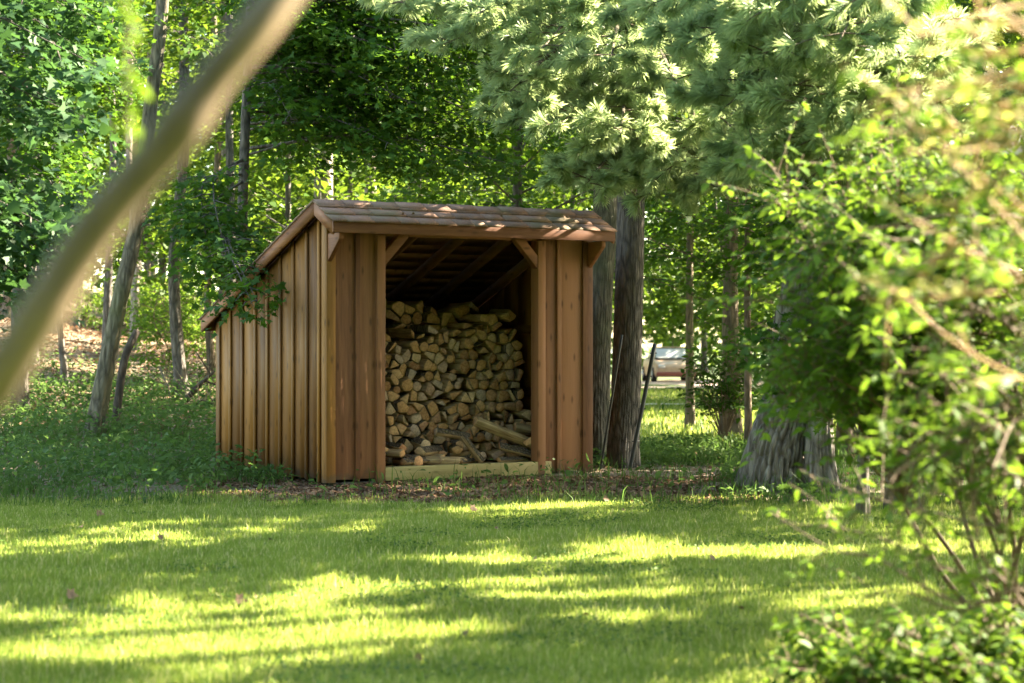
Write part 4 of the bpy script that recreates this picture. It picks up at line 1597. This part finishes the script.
# low dark leafy plants bottom right
for j, (px, Y, w, hgt, lab) in enumerate(((905, 7.0, .34, .42, 'low dense leafy bush at the bottom right, left of its neighbour'), (1000, 6.6, .36, .46, 'low dark leafy bush in the bottom right corner'),
                                          (835, 6.9, .22, .25, 'small leafy plant at the left end of the low bushes on the lawn'))):
    bx, by = (px - 512) / F * Y, Y
    base = np.array([bx, by, 0.])
    st = []
    for i in range(int(90 * w)):
        a = rs.random() * 6.28
        rr = w * math.sqrt(rs.random()) * 1.2
        e = base + [math.cos(a) * rr, math.sin(a) * rr, hgt * rs.uniform(.35, 1.0)]
        st.append([base + [math.cos(a) * .03, math.sin(a) * .03, 0], (base + e) / 2 + [0, 0, .08], e])
    shrub('bush', base, st, lab, M_SHRUB, M_TWIG, .055, 'oval', 22, .12, 6, 20 + j, 'bush', r0=.004)
# shaded shrub right of the stakes
base = world_at(724, 25.5)
st = []
for i in range(30):
    a = rs.random() * 6.28
    rr = .55 * math.sqrt(rs.random())
    e = base + [math.cos(a) * rr, math.sin(a) * rr, rs.uniform(.5, 1.5)]
    st.append([base, (base + e) / 2 + [0, 0, .1], e])
shrub('bush', base, st, 'dark shaded bush standing between the stakes and the old furrowed trunk', M_MAPLE, M_TWIG, .09, 'oval', 9, .3, 6, 31, 'bush', r0=.008)

# ------------------------------------------------------------------ fallen wood on the forest floor
def fallen(pts, r0, r1, label, name='fallen_branch', mat=None, twigs=4):
    t = Tubes()
    p = curve(np.array(pts), 20)
    t.add(p, np.linspace(r0, r1, 20), 8, ridge=.1)
    for i in range(twigs):
        k = rng.integers(5, 18)
        t.add(np.array([p[k], p[k] + rng.normal(0, .22, 3) + [0, 0, .18]]), [r0 * .4, .004], 5)
    tag(link(name, t.mesh(name, mat or M_BARK_BROWN)), label, 'branch')


def gp(px, Y, dz=0.0):
    w = world_at(px, Y)
    return w + [0, 0, dz]


M_DARKBARK = bark_mat('dark_wet_bark', (.02, .015, .01), (.09, .065, .045))
fallen([gp(114, 24.5, -.05), P(124, 362, 24.6), P(137, 331, 24.7)], .055, .05, 'dark broken snag leaning beside the foot of the leaning tree', 'broken_snag', M_DARKBARK, 0)
fallen([gp(183, 28, .05), gp(200, 27.6, .35), gp(214, 27.2, .55)], .05, .02, 'dark branch propped up beside the left end of the shed', mat=M_DARKBARK)
fallen([gp(160, 29, .5), gp(172, 28.6, .18), gp(196, 28.2, .06)], .022, .008, 'bare curved branch on the leaf litter before the grey trunk')
fallen([gp(84, 27, .05), gp(98, 27, .35), gp(120, 27.2, .9)], .015, .006, 'thin dead branch sticking up left of the leaning tree', twigs=1)
fallen([gp(190, 26, .03), gp(202, 26, .22), gp(220, 26, .12)], .018, .007, 'low tangle of twigs beside the left end of the shed', twigs=9)
fallen([gp(140, 27, .03), gp(160, 27, .06), gp(178, 27.4, .05)], .03, .015, 'grey branch lying flat in the leaf litter behind the leaning tree')

# ------------------------------------------------------------------ white house, parked car, patio umbrella
M_WHITE = plain('white_clapboard', (.74, .76, .78), .6, var=.05)
M_GLASS = plain('dark_window_glass', (.03, .04, .05), .08, var=.3)
M_ROOFG = plain('grey_roofing', (.16, .16, .17), .9, var=.3)
M_DOOR = plain('brown_door_paint', (.36, .17, .08), .5)
M_POST = plain('tan_porch_post', (.62, .42, .28), .6)
hx, hy = 9.2, 42.0
house = empty('house', (hx, hy, gz(hx, hy)))
tag(house, 'white clapboard house glimpsed through the leaves at the right edge', 'house')
b = Boxes()
for i in range(25):
    z0 = .35 + i * .16
    b.hexa([(0, -.03, z0), (12, -.03, z0), (12, .2, z0), (0, .2, z0), (0, -.005, z0 + .16), (12, -.005, z0 + .16), (12, .2, z0 + .16), (0, .2, z0 + .16)], .5)
b.box(0, .25, .2, 8, .35, 4.35); b.box(11.75, 12, .2, 8, .35, 4.35); b.box(.25, 11.75, 7.75, 8, .35, 4.35)
b.box(-.06, .06, -.06, .1, .3, 4.35)
b.build('wall', M_WHITE, house)
b = Boxes(); b.box(-.02, 12.02, .0, 8, -.2, .34); b.build('foundation', plain('block_foundation', (.3, .28, .26), .9), house)
b = Boxes()
b.hexa([(-.4, -.5, 4.3), (12.4, -.5, 4.3), (12.4, 4, 6.6), (-.4, 4, 6.6), (-.4, -.5, 4.42), (12.4, -.5, 4.42), (12.4, 4, 6.72), (-.4, 4, 6.72)])
b.hexa([(-.4, 4.003, 6.6), (12.4, 4.003, 6.6), (12.4, 8.5, 4.3), (-.4, 8.5, 4.3), (-.4, 4.003, 6.72), (12.4, 4.003, 6.72), (12.4, 8.5, 4.42), (-.4, 8.5, 4.42)])
b.build('roof', M_ROOFG, house)
for wx in (2.9, 6.5, 9.4):
    b = Boxes(); b.box(wx, wx + .9, -.035, -.02, 1.3, 2.8); w = b.build('window', M_GLASS, house)
    b = Boxes()
    for q in ((wx - .09, wx, 1.21, 2.89), (wx + .9, wx + .99, 1.21, 2.89), (wx, wx + .9, 2.8, 2.89), (wx, wx + .9, 1.21, 1.3), (wx, wx + .9, 2.03, 2.07)):
        b.box(q[0], q[1], -.065, -.036, q[2], q[3])
    b.build('frame', M_WHITE, w)
b = Boxes(); b.box(.55, 1.45, -.05, -.032, .36, 2.4); d = b.build('door', M_DOOR, house)
b = Boxes(); b.box(.62, .67, -.09, -.051, 1.3, 1.36); b.build('handle', plain('dull_brass', (.4, .3, .12), .4, .8), d)
for wx in (-.6, .2, 1.8):
    b = Boxes(); b.box(wx, wx + .12, -1.7, -1.58, 0, 2.75); b.build('porch_post', M_POST, house)
b = Boxes()
b.hexa([(-.8, -1.9, 2.75), (2.2, -1.9, 2.75), (2.2, -.04, 3.1), (-.8, -.04, 3.1), (-.8, -1.9, 2.85), (2.2, -1.9, 2.85), (2.2, -.04, 3.2), (-.8, -.04, 3.2)])
b.build('porch_roof', M_DOOR, house)

# car facing the camera
cx, cy = (669 - 512) / F * 70, 70.0
car = empty('parked_car', (cx, cy, gz(cx, cy) + .035), R(4))
car.scale = (.87, .87, .87)
tag(car, 'small tan and red car parked nose-on across the far lawn', 'car')
M_CARTAN = plain('tan_car_paint', (.52, .36, .25), .3)
M_CARRED = plain('dull_red_car_paint', (.26, .075, .055), .35)
M_TYRE = plain('tyre_rubber', (.02, .02, .02), .8)
M_CHROME = plain('lamp_glass', (.6, .6, .62), .15, .4)


def loft(sections, name, mat, parent):
    """sections: list of (y, [(x,z)...]) rings"""
    V, Q = [], []
    k = len(sections[0][1])
    for y, ring in sections:
        V += [(x, y, z) for x, z in ring]
    for s in range(len(sections) - 1):
        for i in range(k):
            j = (i + 1) % k
            Q.append((s * k + i, s * k + j, (s + 1) * k + j, (s + 1) * k + i))
    caps = [tuple(range(k))[::-1], tuple(range((len(sections) - 1) * k, len(sections) * k))]
    o = link(name, np_mesh(name, np.array(V), [np.array(Q), np.array(caps)], mat), parent)
    md = o.modifiers.new('bevel', 'BEVEL'); md.width = .05; md.segments = 3; md.limit_method = 'ANGLE'
    return o


def ring(w, z0, z1, ins=.08):
    return [(-w + ins, z0), (w - ins, z0), (w, z0 + .1), (w, (z0 + z1) / 2), (w - ins * .7, z1), (-w + ins * .7, z1), (-w, (z0 + z1) / 2), (-w, z0 + .1)]


loft([(-2.1, ring(.78, .28, .66)), (-1.95, ring(.86, .22, .78)), (-.9, ring(.89, .2, .92)), (1.2, ring(.89, .2, .95)), (2.0, ring(.84, .25, .9)), (2.15, ring(.74, .32, .7))], 'body', M_CARTAN, car)
loft([(-1.0, ring(.72, .88, .94)), (-.35, ring(.68, .88, 1.38)), (.9, ring(.66, .88, 1.42)), (1.7, ring(.70, .88, .98))], 'cabin', plain('windscreen_glare', (.42, .43, .42), .2, 0, .1), car)  # glare on the cabin glass painted in as flat pale grey
b = Boxes(); b.box(-.62, .62, -.3, .85, 1.425, 1.46); b.build('roof', M_CARTAN, car, .01)
b = Boxes(); b.box(-.84, .84, -2.2, -2.11, .26, .44); b.build('bumper', M_CARRED, car, .03)
for s in (-1, 1):
    b = Boxes(); b.box(s * .62 - .14, s * .62 + .14, -2.14, -2.02, .58, .72); b.build('headlight', M_CHROME, car, .02)
    for yy_ in (-1.35, 1.35):
        t = Tubes()
        t.add(np.array([[s * .93, yy_, .31], [s * .74, yy_, .31]]), .31, 20)
        w = link('wheel', t.mesh('wheel', M_TYRE), car)
        t = Tubes(); t.add(np.array([[s * .90, yy_, .31], [s * .945, yy_, .31]]), .18, 14); link('rim', t.mesh('rim', M_CHROME), w)

# white patio umbrella
ux, uy = (596 - 512) / F * 60, 60.0
um = empty('patio_umbrella', (ux, uy, gz(ux, uy)))
tag(um, 'white patio umbrella seen between the shed corner and the twin trunks', 'umbrella')
V = [(0, 0, 1.32)]
for k in range(8): V.append((.62 * math.cos(k * math.pi / 4), .62 * math.sin(k * math.pi / 4), 1.08))
for k in range(8): V.append((.62 * math.cos(k * math.pi / 4), .62 * math.sin(k * math.pi / 4), 1.0))
T3 = [(0, 1 + k, 1 + (k + 1) % 8) for k in range(8)]
Q4 = [(1 + k, 9 + k, 9 + (k + 1) % 8, 1 + (k + 1) % 8) for k in range(8)]
link('canopy', np_mesh('canopy', np.array(V), [np.array(T3), np.array(Q4)], plain('white_canvas', (.78, .80, .82), .8, var=.04)), um)
t = Tubes(); t.add(np.array([[0, 0, 0], [0, 0, 1.31]]), .02, 8); link('pole', t.mesh('pole', M_WHITE), um)
t = Tubes(); t.add(np.array([[0, 0, 0], [0, 0, .08]]), .25, 16); link('base', t.mesh('base', M_WHITE), um)


# ------------------------------------------------------------------ grass, ground cover, fallen leaves
def grass_mesh(name, X, Yv, H, W, mat, lean=.45):
    n = len(X)
    Z = ground_h(X, Yv) - .004
    a = rng.random(n) * 6.283
    l = rng.random(n) * lean * H
    d = np.stack([np.cos(a), np.sin(a), np.zeros(n)], -1)
    a2 = rng.random(n) * 6.283
    s = np.stack([np.cos(a2), np.sin(a2), np.zeros(n)], -1) * (W / 2)[:, None]
    B = np.stack([X, Yv, Z], -1)
    up = np.array([0, 0, 1.])
    m = B + d * (l * .35)[:, None] + up * (H * .55)[:, None]
    t = B + d * l[:, None] + up * (H * (1 - .25 * rng.random(n)))[:, None]
    V = np.stack([B - s, B + s, m + s * .8, m - s * .8, t], 1).reshape(-1, 3)
    i = np.arange(n)[:, None] * 5
    return np_mesh(name, V, [i + np.array([[0, 1, 2, 3]]), i + np.array([[3, 2, 4]])], mat, np.repeat(rng.random(n), 5))


def rand_in(n, y0, y1, margin=1.0, xr=(-.27, .27)):
    u = rng.random(n)
    y = np.sqrt(y0 * y0 + u * (y1 * y1 - y0 * y0))
    x = rng.uniform(xr[0], xr[1], n) * y
    return x, y


X1, Y1 = rand_in(330000, 5.0, 10, xr=(-.60, .60))
X2, Y2 = rand_in(520000, 10, 17.6, xr=(-.48, .46))
X, Yv = np.concatenate([X1, X2]), np.concatenate([Y1, Y2])
fo = forestness(X, Yv)
bare = (vnoise(np.stack([X * 1.1, Yv * 1.1, X * 0], -1), 8) > .55) & (rng.random(len(X)) < .55)
k = (rng.random(len(X)) > fo * 1.05) & ~bare
X, Yv = X[k], Yv[k]
patch = 1 + .35 * vnoise(np.stack([X * 2.1, Yv * 2.1, X * 0], -1), 5)
H = rng.uniform(.03, .068, len(X)) * patch * (1 + .5 * (rng.random(len(X)) < .06))
W = rng.uniform(.0035, .0062, len(X)) * (1 + (Yv - 6) * .05)
tag(link('grass', grass_mesh('grass', X, Yv, H, W, M_GRASS)), 'short lawn grass in front of the shed', 'grass', kind='stuff')
# the far sunny lawn seen between the trunks
X, Yv = rand_in(60000, 24, 62, xr=(.02, .28))
k = forestness(X, Yv) < .4
k &= ~((Yv > 41.8) & (Yv < 43.6)) & (Yv < 54)
X, Yv = X[k], Yv[k]
tag(link('far_grass', grass_mesh('far_grass', X, Yv, rng.uniform(.06, .14, len(X)), rng.uniform(.018, .03, len(X)), M_GRASS)), 'sunny grass of the far lawn beyond the shed', 'grass', kind='stuff')


def in_shed(x, y, m=.0):
    dx, dy = x - SHX, y - SHY
    u, v = dx * ca + dy * sa, -dx * sa + dy * ca
    return (u > -m) & (u < SW + m) & (v > -m) & (v < SD + m)


# taller weeds and leafy ground cover at the wood's edge
n = 150000
X, Yv = rand_in(n, 16.3, 35, xr=(-.42, .16))
dens = vnoise(np.stack([X * 1.3, Yv * 1.3, X * 0], -1), 12)
pxx = px_of(X, Yv)
front = (Yv < 18.6 + (X + 1.7) * .6) & (pxx > 215) & (pxx < 720)           # bare strip before the shed
k = (forestness(X, Yv) > rng.random(n) * .9) & ~in_shed(X, Yv, .1) & (dens > rng.normal(-.25, .25, n)) & (~front | (rng.random(n) < .10))
k &= ~((pxx < 300) & (Yv > 30.0) & (rng.random(n) < .72))
X, Yv, pxx = X[k], Yv[k], pxx[k]
hmax = np.where(pxx < 260, .30, .16) * (.6 + .6 * np.clip(dens[k] + .5, 0, 1.3))
hmax = np.where((pxx < 215) & (Yv < 19), hmax * 1.2, hmax)
C = np.stack([X, Yv, ground_h(X, Yv) + rng.random(len(X)) ** 1.3 * hmax + .01], -1)
N = unit(rng.normal(0, .5, C.shape) + [0, -.1, 1])
tag(link('undergrowth', leaf_mesh('undergrowth', C, N, rng.normal(size=C.shape), rng.uniform(.19, .38, len(C)) ** 2.3, 'oval', M_HERB)), 'leafy green ground cover at the edge of the woods', 'ground cover', kind='stuff')
n = 32000
X, Yv = rand_in(n, 16.2, 24, xr=(-.42, .30))
pxx = px_of(X, Yv)
front = (Yv < 18.6 + (X + 1.7) * .6) & (pxx > 215) & (pxx < 720)
k = ~in_shed(X, Yv, .03) & (~front | (rng.random(n) < .25)) & (vnoise(np.stack([X * 1.9, Yv * 1.9, X * 0], -1), 15) > -.15)
X, Yv = X[k], Yv[k]
tag(link('weeds', grass_mesh('weeds', X, Yv, rng.uniform(.06, .26, len(X)), rng.uniform(.006, .012, len(X)), M_HERB, .8)), 'tall unmown grass and weeds along the wood edge', 'weeds', kind='stuff')

n = 60000
X, Yv = rand_in(n, 6.5, 16.6, xr=(-.31, .31))
k = vnoise(np.stack([X * .9, Yv * .9, X * 0], -1), 41) + .5 * vnoise(np.stack([X * 3.1, Yv * 3.1, X * 0], -1), 42) > .35
X, Yv = X[k], Yv[k]
C = np.stack([X, Yv, ground_h(X, Yv) + rng.uniform(.02, .06, len(X))], -1)
N = unit(rng.normal(0, .35, C.shape) + [0, 0, 1])
tag(link('clover', leaf_mesh('clover', C, N, rng.normal(size=C.shape), rng.uniform(.016, .034, len(C)), 'oval', M_HERB)), 'patches of clover and small weeds in the lawn', 'clover', kind='stuff')

# leaf litter
n = 60000
X, Yv = rand_in(n, 16.0, 52, xr=(-.31, .2))
fo = forestness(X, Yv)
k = (fo > .5) & ~in_shed(X, Yv)
Xa, Ya = X[k], Yv[k]
X, Yv = rand_in(26000, 16.4, 18.9, xr=(-.17, .13))
edge = 16.75 + .3 * np.sin(X * 1.9 + 1)
k = (Yv > edge + rng.normal(0, .15, len(X))) & ~in_shed(X, Yv, -.02) & (vnoise(np.stack([X * 2.5, Yv * 2.5, X * 0], -1), 25) > -.3)
X, Yv = np.concatenate([Xa, X[k]]), np.concatenate([Ya, Yv[k]])
C = np.stack([X, Yv, ground_h(X, Yv) + rng.random(len(X)) * .018 + .004], -1)
N = unit(rng.normal(0, .35, C.shape) + [0, 0, 1])
M_LITTER = leaf_mat('dead_leaf', (.07, .042, .026), (.31, .20, .125), (.3, .15, .08), .15, .8)
tag(link('leaf_litter', leaf_mesh('leaf_litter', C, N, rng.normal(size=C.shape), np.where(Yv > 22, rng.uniform(.07, .14, len(C)), rng.uniform(.03, .07, len(C))), 'oval', M_LITTER)),
    'brown fallen leaves on the ground by the shed and under the trees', 'fallen leaves', kind='stuff')
for i, (px, py) in enumerate(((235, 602), (66, 597), (603, 500), (640, 496), (470, 510), (96, 515))):
    x, y = G(px, py)
    C = np.array([[x, y, .055]])
    o = link('fallen_leaf', leaf_mesh('fallen_leaf', C * 0, np.array([[.2, -.7, .7]]), np.array([[1, 0, .3]]), np.array([.075]), 'maple', M_DRY))
    o.location = C[0]
    lab = ['single brown leaf caught upright in the grass at the lower left', 'pale brown leaf lying in the grass near the left edge', 'brown leaf on the lawn below the right corner of the shed',
           'small dry leaf on the lawn below the stakes', 'dry leaf on the grass below the middle of the shed', 'light dry leaf at the lawn edge on the left'][i]
    tag(o, lab, 'leaf', 'single fallen leaves on the lawn')
src = o
for i in range(16):
    x, y = G(rs.uniform(20, 840), rs.uniform(505, 670))
    c = src.copy()
    COL.objects.link(c)
    c.location = (x, y, .05)
    c.rotation_euler = (rs.normal(0, .4), rs.normal(0, .4), rs.random() * 6.28)
    sc_ = rs.uniform(.4, .75)
    c.scale = (sc_, sc_, sc_)
    c['label'] = 'tiny dry brown leaf scattered on the open lawn'
for i in range(12):
    u, v = rs.uniform(.1, 2.8), rs.uniform(-.28, .05) if i < 7 else rs.uniform(.1, 1.2)
    c = src.copy()
    COL.objects.link(c)
    c.location = shed_pt(u, v, zroof(v) + .022)
    c.rotation_euler = (rs.normal(0, .2), rs.normal(0, .2), rs.random() * 6.28)
    c.scale = (.5, .5, .5)
    c['label'] = 'small dry leaf lying on the shingles of the shed roof'
    c['group'] = 'dry leaves on the shed roof'
bpy.context.view_layer.update()
